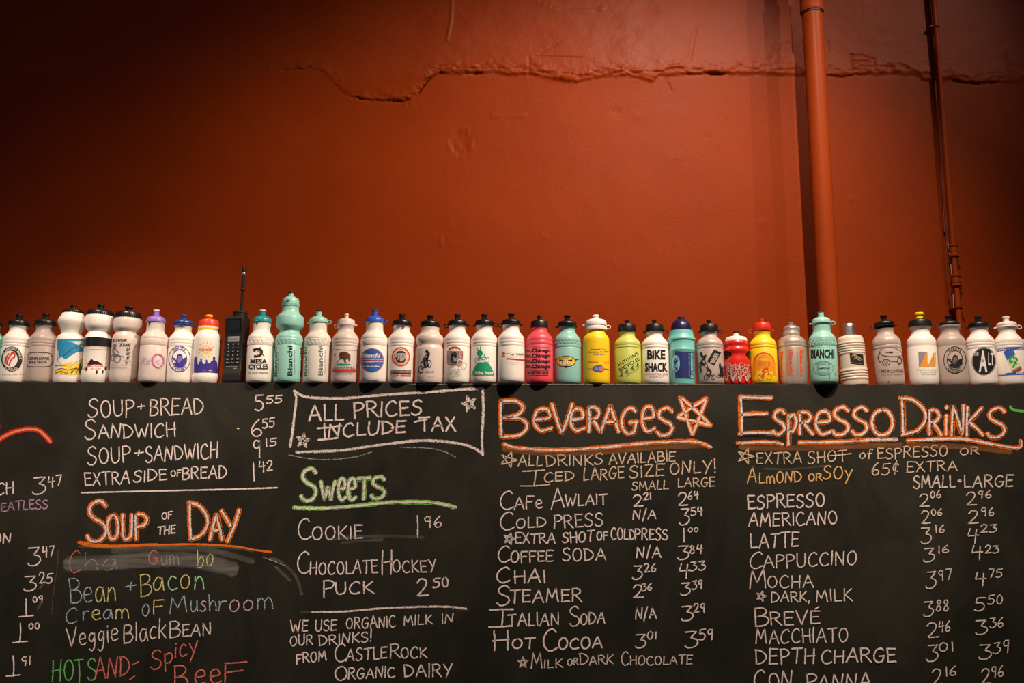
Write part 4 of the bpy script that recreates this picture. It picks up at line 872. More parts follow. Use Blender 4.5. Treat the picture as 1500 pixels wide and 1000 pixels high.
# 7 / 34 share one badge, in two inks
def badge(a, cx, cy, rx, ry, c1, c2):
    a.ring(cx, cy, rx, ry, 7, c1).ring(cx, cy, rx * .70, ry * .70, 6, c1)
    a.text('DAKOTA', cx, cy, 135, 28, c1, arc=(rx * .82, ry * .82, 90, True), bold=.02).text('CYCLERY', cx, cy, 150, 26, c1, arc=(rx * .83, ry * .83, -90, False), bold=.02)
    a.poly([(cx - rx * .62, cy - 5), (cx - 30, cy + 8), (cx - 18, cy - 38), (cx, cy - 50), (cx + 25, cy - 38), (cx + 32, cy), (cx + rx * .62, cy - 10), (cx + rx * .6, cy + 35), (cx + 30, cy + 72), (cx - 10, cy + 76), (cx - 40, cy + 62), (cx - 55, cy + 40), (cx - 30, cy + 30)], c1)
    a.poly([(cx - 25, cy + 18), (cx - 10, cy - 28), (cx + 20, cy - 25), (cx + 22, cy + 12), (cx, cy + 35)], c2)
    for dx, dy_ in ((-12, -8), (8, -12), (2, 12), (-18, 10), (14, 18)): a.disc(cx + dx, cy + dy_, 6, 5, c1, n=8)
    a.line([(cx - rx * .66, cy - 12), (cx - 35, cy - 2)], 8, c1).line([(cx + 35, cy - 2), (cx + rx * .66, cy - 14)], 8, c1)
    return a
a = badge(A(200), 393, 660, 102, 122, 'violet', 'lilac')
bottle(263.5, 'std', 'white', 'white bottle with dark blue cap and round blue badge print', capcol='bluecap', tabs=FR, art=a)
# 8
a = A(200).ring(638, 572, 37, 40, 11, 'yellow')
for i in range(12):
    if i in (0, 6): continue
    t = math.radians(30 * i + 8); a.line([(638 + 52 * math.cos(t), 572 + 55 * math.sin(t)), (638 + 76 * math.cos(t), 572 + 80 * math.sin(t))], 7, 'yellow')
a.text('COFIDIS', 632, 574, 126, 24, 'fire', bold=.01)
a.poly([(522, 785), (528, 650), (540, 636), (552, 645), (556, 700), (570, 715), (572, 690), (585, 680), (583, 658), (592, 650), (600, 660), (598, 680), (610, 705), (625, 705), (634, 690), (632, 672), (642, 664), (650, 674), (648, 692), (672, 702), (682, 680), (702, 670), (700, 645), (711, 632), (722, 645), (720, 668), (738, 690), (745, 760), (742, 788), (640, 782)], 'violet')
a.text('LE CREDIT PAR TELEPHONE', 622, 764, 130, 12, 'white', bold=.03)
def x8(lathe, root, s, H, Rz):
    lathe('neck_band', [(79.2, 14.9), (79.4, 15.3), (81.6, 15.3), (81.8, 14.9)], plastic('yelcap'), root)
    c = lathe('cap', [(83, 14.3), (82.8, 14.8), (90, 14.7), (93.4, 13.4), (95, 10.4), (96.2, 6), (97, 4.8), (97, 0)], plastic('redcap'), root)
    n = lathe('nozzle', [(96.6, 4.2), (99.6, 4), (99.8, 0)], plastic('redcap'), c, 28)
    lathe('nozzle_tip', [(99, 4.2), (99.2, 5.2), (101.6, 5.2), (102, 4.2), (102, 0)], plastic('yelcap'), c, 28)
bottle(301, 'cofidis', 'white', 'white bottle with red cap, yellow sun and blue crowd silhouette', cap='none', art=a, extra=x8)
# 10
a = A(200).line([(1068, 580), (1095, 572), (1125, 572), (1145, 590), (1140, 615), (1115, 632), (1075, 636)], 24, 'black', True).line([(1110, 585), (1130, 600), (1120, 618), (1092, 628)], 9, 'gold', True)
for q in ([(1120, 570), (1134, 552)], [(1145, 610), (1160, 622), (1168, 636)], [(1080, 575), (1072, 588), (1090, 590)], [(1100, 600), (1112, 592)]): a.line(q, 8, 'black')
a.text('MESA', 1118, 681, 152, 44, 'black', bold=.04).text('CYCLES', 1116, 731, 182, 46, 'black', bold=.04).text('ST. LOUIS, MISSOURI', 1116, 787, 178, 17, 'black')
bottle(380, 'neck', 'white', 'white bottle with teal cap and black curled lizard print', capcol='tealcap', tip='whitecap', over=9, emboss=True, tabs=(('f', 'tab'),), art=a)
# 11
def vert(a, x, y, L, wd, col, rot=-90, t='Bianchi'): return a.text(t, x, y, L, wd, col, rot=rot, bold=.03)
a = A(400); vert(a, 155, 676, 278, 46, 'black'); vert(a, 24, 686, 275, 26, 'black'); vert(a, 258, 690, 268, 22, 'black'); a.text('Edoardo Bianchi spa', 197, 690, 220, 14, 'script', rot=-90, shear=.3).text('Edoardo Bianchi', 44, 690, 190, 8, 'script', rot=-90, shear=.3)
def x11(lathe, root, s, H, Rz):
    c = lathe('cap', [(113.5, 11.8), (113.2, 12.8), (116.4, 13.2), (117.2, 12.2), (122, 12.2), (124.5, 10.8), (127, 6.6), (128, 4.4), (128, 0)], plastic('mint'), root)
    n = lathe('nozzle', [(127.4, 4.2), (133, 4), (133, 0)], plastic('mint'), c, 28)
    lathe('nozzle_tip', [(132.6, 4.1), (132.8, 4.8), (134.6, 4.6), (134.8, 0)], plastic('black'), c, 28)
    bm = bmesh.new(); ring_loop(bm, -math.pi / 2 - .1, H(120.5), 12.2, 'tab', s); obj('cap_strap', bm, plastic('minttea'), root)
bottle(421, 'tall', 'mint', 'tallest bottle of the row, mint green with a double bulge', cap='none', over=8.5, emboss=True, art=a, extra=x11)
# 12
a = A(400); vert(a, 435, 674, 275, 42, 'grey'); vert(a, 297, 684, 270, 30, 'script'); a.text('Edoardo Bianchi spa', 476, 690, 220, 11, 'script', rot=-90, shear=.3).text('Edoardo Bianchi', 326, 685, 200, 10, 'script', rot=-90, shear=.3)
bottle(463.4, 'neck', 'ivory', 'off-white bottle with mint green cap and vertical grey lettering', capcol='mint', tip='black', over=5.8, emboss=True, tabs=LR, art=a)
# 13
a = A(400).line([(545, 568), (620, 575), (770, 585)], 4, 'grey').line([(770, 585), (765, 750)], 3, 'pale').line([(545, 568), (540, 740)], 3, 'pale')
a.poly([(605, 640), (608, 605), (640, 590), (680, 598), (708, 625), (708, 668), (695, 690), (688, 660), (665, 668), (672, 700), (655, 695), (640, 655), (625, 665), (615, 660)], 'brown').line([(620, 655), (590, 680), (588, 700)], 5, 'brown')
a.poly([(568, 713), (610, 700), (700, 704), (722, 716), (640, 722)], 'green'); a.text('CALIFORNIA REPUBLIC', 650, 740, 200, 19, 'black').rect(540, 752, 760, 780, 'red').text('BIKES BY DESIGN', 655, 787, 150, 11, 'grey').text('PALO ALTO, CA', 650, 803, 140, 10, 'grey')
st = []; [st.append((564 + (15 if i % 2 == 0 else 6) * math.sin(i * math.pi / 5), 618 - (17 if i % 2 == 0 else 7) * math.cos(i * math.pi / 5))) for i in range(10)]; a.poly(st, 'red')
bottle(504.4, 'std', 'frostpink', 'cloudy bottle with pale pinkish cap and brown bear flag print', capcol='pinkcap', over=7.2, tabs=RL, art=a, cap='slim', dh=1.8, ringcol='pinkcap')
# 14
a = A(400).disc(906, 672, 110, 112, 'faintred').disc(906, 672, 104, 106, 'royal').rect(806, 657, 1010, 667, 'cyan').rect(803, 670, 1012, 677, 'red').rect(806, 680, 1010, 688, 'cyan')
a.text('Bianchi', 895, 628, 178, 40, 'white', shear=.25, bold=.04).text('MARTINI', 885, 661, 75, 11, 'white', bold=.02).text('RACING', 885, 686, 75, 12, 'white', bold=.02).text('Team Mountain Bikes', 893, 727, 168, 16, 'white', shear=.25, bold=.02)
a.disc(798, 855, 5, 5, 'black', n=8).disc(826, 850, 5, 6, 'black', n=8).line([(915, 850), (935, 856), (955, 848)], 6, 'grey')
bottle(546.6, 'neck', 'white', 'white bottle with royal blue cap and big blue oval print', capcol='royalcap', tip='bluecap', over=11, tabs=LR, art=a)
# 15
a = A(400).ring(1170, 640, 84, 90, 13, 'fire').ring(1170, 640, 66, 72, 5, 'fire').disc(1170, 640, 54, 58, 'warm').poly([(1122, 612), (1145, 588), (1195, 588), (1218, 612), (1190, 606), (1150, 606)], 'black').poly([(1118, 650), (1135, 640), (1140, 672), (1160, 655), (1166, 685), (1200, 665), (1215, 650), (1222, 655), (1205, 690), (1170, 698), (1135, 688)], 'brown')
for x in (1140, 1160, 1182, 1200): a.line([(x, 620), (x, 655)], 3, 'black')
a.rect(1070, 760, 1265, 772, 'black').rect(1072, 782, 1263, 792, 'black').text('MOUNTAIN BIKES', 1168, 770, 185, 12, 'warm', bold=.02).text('GARY FISHER', 1168, 809, 196, 23, 'fire', bold=.03, shear=.15)
a.disc(1078, 852, 10, 5, 'warm', n=10).disc(1120, 850, 12, 5, 'warm', n=10)
bottle(586.8, 'std', 'white', 'white bottle with black cap and red ringed badge over black stripes', over=6.6, tabs=FR, art=a)
# 16
a = A(600); a.ring(103, 757, 24, 36, 8, 'black', n=24).ring(180, 705, 22, 38, 8, 'black', n=24).line([(105, 752), (140, 735), (150, 742), (178, 700)], 8, 'black').line([(150, 742), (135, 690), (165, 640), (178, 615)], 22, 'black', True).line([(165, 650), (160, 700), (175, 730)], 16, 'black', True).line([(140, 640), (120, 680), (105, 695)], 10, 'black').line([(178, 612), (150, 625), (120, 665)], 9, 'black').disc(158, 592, 15, 13, 'black').line([(160, 600), (185, 610)], 14, 'black')
a.text('Highlander', 183, 778, 92, 24, 'brown', shear=.3).text('www.bikes', 95, 825, 60, 10, 'faintred').text('santa cruz, ca', 205, 820, 70, 9, 'faintred')
bottle(628.4, 'waist', 'frostpink', 'cloudy pinched-shoulder bottle with black cap and black jumping rider', over=10.5, art=a, dh=-1.6)
# 17
a = A(600).ring(412, 590, 62, 45, 16, 'red', 20, 160).text('* * * *', 412, 570, 105, 16, 'fire', bold=.08).rect(345, 585, 485, 712, 'pale').line([(345, 590), (345, 700)], 7, 'fire').line([(486, 590), (486, 660)], 7, 'fire')
for i in range(26):
    x, y = random.uniform(350, 480), random.uniform(590, 705); a.line([(x, y), (x + random.uniform(-12, 12), y + random.uniform(5, 16))], 4, 'grey' if i % 2 else 'white')
a.line([(385, 650), (395, 610), (420, 605), (425, 640)], 14, 'black', True).line([(385, 650), (400, 690), (430, 690)], 14, 'black', True).disc(410, 612, 14, 14, 'brown')
a.ring(460, 690, 28, 28, 5, 'white').ring(500, 715, 25, 33, 4, 'warm').line([(355, 720), (380, 700), (460, 708), (455, 745)], 5, 'fire').text('RUCKER', 385, 715, 60, 16, 'grey', bold=.02).text('LUCKY DUCK', 410, 760, 120, 14, 'grey', bold=.02)
a.line([(350, 772), (480, 772), (478, 806), (348, 808), (350, 772)], 2.5, 'warm').text('EST. 1982', 408, 785, 95, 14, 'grey').text('BIKES AND SPARES', 410, 800, 120, 8, 'grey')
bottle(669, 'std', 'white', 'white bottle with black cap and square grey and red picture', over=7, tabs=RL, art=a)
# 18
a = A(600).poly([(565, 812), (580, 765), (602, 722), (620, 700), (645, 690), (700, 690), (730, 705), (750, 740), (766, 775), (776, 812)], 'green').disc(643, 608, 27, 28, 'green').disc(645, 632, 13, 22, 'green')
for q in ([(633, 590), (622, 565), (614, 562)], [(650, 588), (648, 555), (650, 545)], [(650, 640), (655, 665), (680, 660)], [(620, 672), (645, 655), (690, 640), (708, 665)], [(690, 640), (684, 618), (695, 612)]): a.line(q, 6, 'green', True)
a.ring(620, 670, 23, 27, 4, 'green').ring(708, 665, 23, 27, 4, 'green').text('bike beat', 683, 786, 172, 32, 'white', shear=.2, bold=.03)
bottle(709, 'std', 'white', 'white bottle with black cap and green hill with cycling alien print', over=8.8, tabs=LR, art=a)
# 19
a = A(600).poly([(840, 600), (852, 608), (860, 590), (868, 606), (880, 600), (870, 622), (876, 645), (860, 632), (848, 650), (850, 625)], 'red').disc(860, 620, 8, 8, 'yellow', n=10).line([(845, 645), (852, 630)], 6, 'yellow').line([(890, 610), (925, 606)], 3, 'pale')
a.text('AJ TREK', 988, 622, 128, 24, 'black', shear=.3, bold=.01).text('MOUNTAIN BIKES', 970, 640, 140, 9, 'pale').poly([(888, 650), (1052, 663), (1052, 678), (888, 660)], 'red').text('Specialists in quality cycles', 975, 690, 175, 10, 'warm').text('El Cerrito Plaza', 985, 706, 110, 8, 'warm')
bottle(748.6, 'std', 'white', 'white bottle with black cap and small red star and thin red stripe', over=15, tabs=RL, art=a)
# 20
a = A(600).line([(1085, 548), (1280, 552)], 3, 'black')
for i, y in enumerate((587, 634, 683, 732)): a.text('m.Chicago', 1180, y, 222, 48, 'black', bold=.05)
a.rect(1075, 765, 1275, 769, 'black').text('MOUNTAIN BIKES', 1175, 786, 196, 24, 'black', bold=.03).rect(1078, 806, 1270, 810, 'black')
bottle(790.4, 'pink', 'pinkred', 'hot pink bottle with black cap and repeated black lettering', over=8.6, art=a)
# 21
a = A(800).poly([(75, 668), (120, 660), (170, 664), (235, 660), (308, 664), (265, 676), (100, 680)], 'black').disc(180, 682, 92, 52, 'black').disc(180, 682, 85, 45, 'yellow').text('MINUTES', 172, 651, 75, 13, 'black').poly([(118, 662), (160, 668), (150, 690), (128, 690)], 'black').poly([(200, 668), (245, 664), (225, 695), (205, 700)], 'black').text('120', 172, 693, 106, 42, 'black', shear=.25, bold=.06).text('120', 172, 693, 100, 36, 'white', shear=.25, bold=.04).poly([(160, 722), (205, 722), (183, 742)], 'black')
bottle(831.6, 'std', 'aqua', 'aqua bottle with black cap and yellow oval badge', emboss=True, tabs=(('L', 'tab'),), art=a, dh=-.3, over=.6)
# 22
a = A(800).text('Harvest Cup', 481, 573, 132, 20, 'navy', bold=.02).text('September 13, 1997', 476, 597, 192, 18, 'navy', bold=.02).text('10:00 a.m.', 483, 615, 106, 15, 'navy', bold=.02).rect(387, 676, 478, 690, 'orange').rect(532, 684, 576, 700, 'orange')
a.poly([(425, 735), (450, 722), (500, 714), (530, 735), (535, 760), (500, 782), (450, 772), (428, 760)], 'blue').poly([(440, 740), (470, 735), (480, 760), (445, 765)], 'lilac').poly([(480, 730), (515, 725), (532, 745), (520, 770), (490, 768)], 'faintred').line([(375, 750), (425, 748)], 3, 'navy').line([(535, 748), (575, 755)], 4, 'navy').line([(510, 715), (535, 745)], 7, 'orange')
def x22(lathe, root, s, H, Rz):
    lathe('neck_ring', [(80, 14.2), (80, 15.6), (82.4, 15.8), (85, 15), (86.2, 14)], plastic('whitecap'), root)
    c = lathe('cap', [(85.4, 14), (86.4, 15.8), (90, 16), (92.4, 15.2), (94.6, 12.6), (96.4, 7.4), (97, 5), (97, 0)], plastic('whitecap'), root)
    lathe('nozzle', [(96.6, 4.4), (99.8, 4.2), (100.4, 5.2), (102, 4.8), (102.2, 0)], plastic('whitecap'), c, 28)
    bm = bmesh.new(); ring_loop(bm, math.pi - .1, H(87.6), 15.4, 'tab', s); ring_loop(bm, -.15, H(84), 15.2, 'loop', s); obj('cap_strap', bm, plastic('whitecap'), root)
bottle(874, 'yellowwide', 'yellow', 'yellow bottle with white cap and small dark blue lettering', cap='none', over=4.6, art=a, extra=x22)
# 23
a = A(800).text("ANTOON'S", 748, 664, 222, 34, 'black', rot=-31, bold=.01).text('BICYCLES', 765, 708, 215, 34, 'black', rot=-31, bold=.01)
for i, (x, y) in enumerate(((688, 802), (738, 770), (790, 740), (838, 712))): a.rider(x, y, .42, 'black')
a.line([(735, 806), (850, 735)], 2.5, 'script').line([(735, 812), (850, 743)], 2, 'script')
bottle(920, 'small', 'lime', 'lime green bottle with black cap and slanted black lettering', art=a)
# 24
a = A(800).text('BiKE', 1008, 621, 166, 88, 'black', bold=.05).text('SHACK', 1008, 735, 208, 86, 'black', bold=.05).text('12199 VENTURA PLACE', 1012, 799, 206, 18, 'brown').text('STUDIO CITY', 1014, 821, 134, 18, 'brown')
bottle(960.6, 'small', 'white', 'white bottle with black cap and two bold black words', art=a, tabs=LR)
# 25
a = A(800).poly([(1178, 588), (1356, 600), (1356, 842), (1182, 836)], 'navy').disc(1188, 700, 36, 74, 'cyan')
for i in range(16): a.line([(1165 + random.uniform(0, 45), 640 + random.uniform(0, 110)), (1165 + random.uniform(0, 45), 660 + random.uniform(0, 110))], 4, 'navy')
a.text('euanord', 1337, 718, 230, 26, 'cyan', rot=90, bold=.03).text('majestic tour', 1310, 715, 215, 15, 'cyan', rot=90, bold=.01)
def x25(lathe, root, s, H, Rz):
    c = lathe('cap', [(80, 16.2), (79.8, 14.6), (86, 14.3), (91, 12.8), (95, 9.6), (97.4, 5.4), (97.6, 0)], plastic('navycap'), root)
    lathe('nozzle', [(97, 4.6), (98.4, 4.2), (99, 5.4), (100.4, 5.2), (100.8, 0)], plastic('navycap'), c, 28)
bottle(1000, 'cup', 'teal', 'teal cup-shaped bottle with navy dome lid and navy panel', cap='none', art=a, extra=x25, ks=1.02)
# 26
a = A(1000).rider(185, 690, .95, 'black', 8).line([(165, 600), (185, 640), (215, 625)], 16, 'black', True).line([(180, 660), (160, 720), (170, 780)], 12, 'black')
a.poly([(288, 572), (352, 602), (290, 718), (225, 680)], 'black').text('BIKES', 283, 650, 100, 22, 'warm', rot=-62, bold=.04).text('SPORT', 305, 655, 95, 20, 'warm', rot=-62, bold=.04)
a.rider(248, 790, 1.15, 'black', 7, -1).rider(352, 785, .9, 'black', 9).line([(340, 700), (350, 760), (345, 820)], 16, 'black').line([(360, 720), (368, 820)], 9, 'black')
bottle(1041.4, 'small', 'frost', 'cloudy bottle with black cap and scattered black stunt riders', art=a, tabs=LR)
# 27
a = A(1000)
for i in range(22): a.ring(395 + (i * 37) % 225, 705 + (i * 53) % 120, random.uniform(14, 24), random.uniform(14, 26), 5, 'warm', n=16)
for i in range(26):
    x, y = 392 + (i * 29) % 225, 700 + (i * 41) % 120; a.line([(x, y), (x + random.uniform(-22, 22), y + random.uniform(-10, 36))], 6, 'warm')
for x in (400, 460, 525, 590): a.line([(x - 14, 815), (x, 862), (x + 14, 815)], 12, 'warm', True)
def x27(lathe, root, s, H, Rz):
    c = lathe('cap', [(64, 15.6), (64.2, 16), (68, 15.8), (70, 14.2), (71.6, 10), (72.6, 5.4), (72.6, 0)], plastic('whitecap'), root)
    n = lathe('nozzle', [(72, 4.2), (77.4, 3.9), (77.4, 0)], plastic('whitecap'), c, 28)
    lathe('nozzle_tip', [(77, 4), (77.2, 4.5), (79, 4.4), (79.2, 0)], plastic('black'), c, 28)
    for sg in (-1, 1):
        bm = bmesh.new(); n_ = 8
        for iz in range(7):
            for ia in range(n_ + 1):
                h = 38 + 12 * iz / 6; half = .62 * math.sin(math.pi * (iz + .6) / 7.2)
                an = (-math.pi / 2 + sg * 1.25) + half * (2 * ia / n_ - 1); z = H(h); R_ = Rz(z) + .0009
                bm.verts.new((R_ * math.cos(an), R_ * math.sin(an), z))
        bm.verts.ensure_lookup_table()
        for iz in range(6):
            for ia in range(n_):
                i0 = iz * (n_ + 1) + ia; bm.faces.new([bm.verts[k] for k in (i0, i0 + 1, i0 + n_ + 2, i0 + n_ + 1)])
        r_ = bmesh.ops.solidify(bm, geom=bm.faces[:], thickness=.0012)
        obj('grip_pad', bm, plastic('black'), root)
bottle(1080.6, 'squat', 'red', 'shortest bottle of the row, red with white cap and black grips', cap='none', art=a, extra=x27)
# 28
a = A(1000).poly([(642, 812), (642, 690), (655, 640), (690, 608), (740, 598), (795, 610), (832, 645), (850, 700), (850, 808), (825, 812), (825, 770), (780, 780), (740, 740), (700, 770), (680, 760), (665, 812)], 'orange').ring(745, 695, 78, 82, 6, 'yellow', 10, 170).text('URBAN', 745, 665, 85, 20, 'yellow', bold=.03)
a.ring(745, 690, 96, 90, 10, 'fire', 8, 172)
for x in range(690, 810, 12): a.line([(x, 680), (x, 725)], 4, 'fire')
a.ring(715, 825, 27, 30, 5, 'fire').ring(793, 820, 27, 30, 5, 'fire').line([(735, 835), (745, 790), (735, 760), (770, 742)], 16, 'fire', True).disc(775, 745, 10, 9, 'fire').line([(735, 760), (765, 775), (785, 770), (793, 820)], 7, 'fire').line([(715, 825), (740, 800)], 5, 'fire')
def x28(lathe, root, s, H, Rz):
    lathe('neck_ring', [(78.2, 12.6), (78.2, 13.4), (80.2, 13.4), (80.2, 12.6)], plastic('scarlet'), root)
bottle(1119.8, 'small', 'yellow', 'yellow bottle with red cap and orange arch with cyclist print', capcol='scarlet', tabs=(('L', 'loop'), ('R', 'tab')), art=a, extra=x28, dh=1.6, over=.5)
# 29
a = A(1000).text('Bianchi', 908, 712, 235, 26, 'fire', rot=90, bold=.03).text('Bianchi', 992, 694, 245, 42, 'fire', rot=90, bold=.03).text('Bianchi', 1088, 700, 240, 30, 'fire', rot=90, bold=.03).text('Edoardo Bianchi spa', 957, 695, 215, 12, 'faintred', rot=90, shear=.3).text('Edoardo Bianchi spa', 1052, 700, 215, 12, 'faintred', rot=90, shear=.3)
def x29(lathe, root, s, H, Rz):
    lathe('neck_collar', [(73, 11.6), (73.4, 12.4), (77, 12.6), (78, 12), (81, 11.8)], plastic('silver'), root)
    c = lathe('cap', [(80.4, 10.6), (80.6, 11.4), (83, 11.6), (85.4, 11), (87.4, 9), (88.8, 5), (89, 0)], mat('cap_silver', (.62, .56, .52), .28, .7), root)
    lathe('nozzle', [(88.4, 3), (90, 2.8), (91, 3.6), (92.4, 3.6), (93.4, 2.6), (93.8, 0)], mat('cap_silver', (0, 0, 0)), c, 28)
    bm = bmesh.new(); add_tube(bm, [(8.4 * s, -8 * s, H(85)), (9.2 * s, -8.8 * s, H(82)), (9 * s, -8.4 * s, H(77))], 1.0 * s, 8); add_tube(bm, [(6.5 * s, -9.2 * s, H(83.5)), (11 * s, -6.6 * s, H(83.5))], 1.0 * s, 8); obj('latch', bm, mat('cap_silver', (0, 0, 0)), root)
bottle(1162.6, 'steel', 'silver', 'metallic silver bottle with silver cap and vertical red lettering', cap='none', art=a, extra=x29)
# 30
a = A(1000).text('BICICLETTE', 1268, 549, 166, 20, 'black', bold=.0).text('BIANCHI', 1281, 613, 216, 86, 'black', bold=.05).ring(1287, 745, 93, 66, 3.5, 'script').ring(1287, 745, 66, 38, 3, 'script').text('CAMPIONE', 1288, 745, 112, 16, 'black', bold=.02).text('PRODOTTI', 1287, 745, 110, 15, 'script', arc=(80, 52, 90, True)).text('SPORTIVI', 1287, 745, 100, 15, 'script', arc=(80, 52, -90, False))
a.line([(1338, 640), (1342, 700), (1335, 760)], 2, 'script').line([(1345, 790), (1348, 840)], 5, 'script').line([(1395, 790), (1400, 806)], 7, 'script').poly([(1335, 800), (1345, 796), (1343, 812), (1338, 812)], 'script')
bottle(1208, 'neck', 'mint', 'mint green bottle with mint cap and heavy black lettering, overhanging the board', capcol='mint', tip='black', over=14.5, emboss=True, tabs=LR, art=a, dh=-.6, ks=1.0)
# 31
a = A(1180).poly([(403, 604), (528, 620), (534, 720), (412, 704)], 'black').line([(420, 640), (450, 620), (490, 650), (520, 665)], 9, 'gold', True).line([(440, 660), (480, 640), (505, 650)], 7, 'gold', True).line([(440, 620), (470, 655), (500, 675)], 5, 'warm', True).text('Rivendell', 470, 698, 95, 10, 'gold', rot=6)
def x31(lathe, root, s, H, Rz):
    lathe('cap', [(72.6, 8.2), (73, 9), (86, 8.7), (89.6, 8.2), (91.4, 6.4), (92, 0)], plastic('metal'), root)
bottle(1252.5, 'flask', 'cream', 'cream ribbed flask with chrome cap and black label, tilting left', cap='none', lean=-2.8, art=a, extra=x31)
# 32
a = A(1180).line([(660, 655), (685, 580), (740, 558), (810, 560), (870, 590), (880, 625), (840, 635), (760, 635), (700, 625), (685, 600)], 4, 'black', True).line([(680, 600), (672, 640), (668, 670), (695, 690)], 5, 'black', True).line([(660, 640), (680, 690)], 6, 'black').line([(735, 602), (800, 602)], 5, 'black').line([(770, 590), (800, 602), (775, 610)], 4, 'black')
a.ring(738, 690, 37, 30, 5, 'black').ring(738, 690, 16, 14, 4, 'black').ring(862, 675, 22, 34, 8, 'black').line([(775, 680), (840, 685)], 4, 'black').line([(700, 625), (790, 640), (880, 632)], 3, 'black')
a.text('CARS-R-COFFINS', 782, 768, 228, 30, 'black', bold=.0).text('BIKES & COFFEE, MINNEAPOLIS', 790, 800, 205, 12, 'script').disc(760, 868, 7, 4, 'black', n=8)
bottle(1304.3, 'lean', 'frost', 'cloudy bottle with black cap and line-drawn car, tilting left by itself', lean=-2.0, tabs=RL, art=a, dh=1.2)
# 33
a = A(1180).poly([(1032, 595), (1112, 595), (1045, 728), (1038, 728)], 'pale').poly([(1112, 598), (1045, 730), (1120, 730), (1113, 660)], 'orange').poly([(1178, 600), (1120, 728), (1184, 728)], 'orange').line([(1190, 600), (1192, 720)], 2.5, 'grey').line([(1113, 598), (1121, 728), (1178, 602)], 3, 'black')
a.text('GET THE MOST OUT OF YOUR BIKE', 1108, 760, 190, 11, 'pale').text('Velotopia Marketing', 1120, 780, 145, 14, 'grey').text('(612) 861-5138', 1128, 800, 125, 13, 'grey', bold=.01)
def x33(lathe, root, s, H, Rz):
    c = lathe('cap', [(86.4, 15.4), (86, 16.4), (92, 16.2), (95.4, 15), (97.6, 11), (98.6, 6), (98.8, 0)], plastic('black'), root, 48)
    lathe('nozzle', [(98.4, 5.2), (103.4, 5.1), (104.2, 6.4), (106.2, 6.6), (107.6, 5.6), (107.8, 0)], plastic('yelcap'), c, 28)
bottle(1353.8, 'wide', 'white', 'white bottle with wide black cap, yellow nozzle and orange triangles', cap='none', art=a, extra=x33)
# 34
a = badge(A(1180), 1368, 670, 106, 126, 'black', 'grey')
bottle(1397, 'wide', 'frost', 'cloudy bottle with black cap and round black badge near the right edge', tabs=RL, art=a, dh=1.0)
# 35
a = A(1320, 440, 8.333).ring(1010, 740, 148, 172, 6, 'black').disc(1010, 740, 139, 162, 'black').text('A', 1000, 742, 105, 262, 'white', bold=.03).text('LT', 1098, 715, 70, 152, 'white', bold=.02).text('THE', 916, 652, 58, 42, 'white', bold=.03)
bottle(1440.4, 'std', 'white', 'white bottle with black cap and solid black disc print', tabs=LR, art=a, ks=1.01)
# 36
a = A(1320, 440, 8.333).poly([(1165, 590), (1290, 570), (1500, 562), (1500, 602), (1300, 606), (1168, 625)], 'royal').poly([(1185, 900), (1310, 880), (1500, 868), (1500, 905), (1310, 912), (1188, 925)], 'royal')
for y in (592, 893): a.text('MONO', 1225, y + 4, 100, 24, 'white', bold=.03, rot=-5).text('TREK', 1450, y - 8, 90, 24, 'white', bold=.03, rot=-3)
a.poly([(1248, 630), (1355, 572), (1378, 605), (1296, 728)], 'royal').poly([(1375, 600), (1395, 655), (1475, 835), (1365, 890), (1296, 728)], 'paleyel').poly([(1248, 630), (1355, 572), (1395, 655), (1300, 730)], 'royal')
for x, y in ((1335, 700), (1375, 690), (1410, 715), (1350, 750), (1385, 755), (1375, 800), (1330, 735), (1400, 760)): a.disc(x, y, 15, 24, 'green', random.uniform(-30, 30), 9)
a.poly([(1352, 850), (1455, 800), (1460, 812), (1358, 865)], 'teal').poly([(1358, 868), (1462, 815), (1474, 838), (1366, 888)], 'red').line([(1248, 630), (1356, 573)], 5, 'red')
bottle(1482, 'std', 'white', 'all white bottle, cap included, with tilted blue and yellow card print', capcol='whitecap', tabs=LR, art=a, ks=1.0)
# 37 peeping in at the right edge
bottle(1524, 'std', 'white', 'sliver of a white bottle cut off by the right edge of the photo', capcol='black', dy=.01)

# ------------------------------------------------------------------ brick phone
yb = .034; s = pxs(yb); X0 = unproj(343.5, 561.6, yb).x
ph = empty('cordless_phone', (X0, yb, ZTOP + .0002), 'old black brick phone with keypad and tall antenna between the bottles', 'phone')
ph.rotation_euler = (0, 0, math.radians(-12))
w_, d_ = 14.2 * s, 11.5 * s
hz = lambda h: unproj(343.5, 561.6 - h, yb).z - unproj(343.5, 561.6, yb).z
blk = mat('phone_black', (.013, .013, .012), .38); blk2 = mat('phone_recess', (.006, .006, .006), .3)
bm = bmesh.new(); FY = -d_
# side outline (depth, height): straight back, front with recessed earpiece and a forward wedge at the foot
out = [(d_, 0), (d_, 96), (d_ - 2 * s, 98.4), (FY + 2 * s, 98.4), (FY + .2 * s, 96.8), (FY, 95), (FY, 71.5), (FY + .6 * s, 70), (FY + .6 * s, 20), (FY - .6 * s, 18), (FY - 2.2 * s, 5), (FY - 1.2 * s, 1.5), (FY, 0)]
L_ = [bm.verts.new((-w_, y, hz(h) if h > 0 else 0)) for y, h in out]; R_ = [bm.verts.new((w_, y, hz(h) if h > 0 else 0)) for y, h in out]
bm.faces.new(L_); bm.faces.new(R_[::-1])
for i in range(len(out)): bm.faces.new((L_[i], R_[i], R_[(i + 1) % len(out)], L_[(i + 1) % len(out)]))
bmesh.ops.recalc_face_normals(bm, faces=bm.faces)
bmesh.ops.bevel(bm, geom=[e for e in bm.edges if len(e.link_faces) == 2 and e.calc_face_angle(0) > .7], offset=1.0 * s, segments=3, affect='EDGES')
pb = obj('body', bm, blk, ph)
bm = bmesh.new(); rx = w_ - 2.2 * s  # earpiece frame: four sloping walls into a dished well
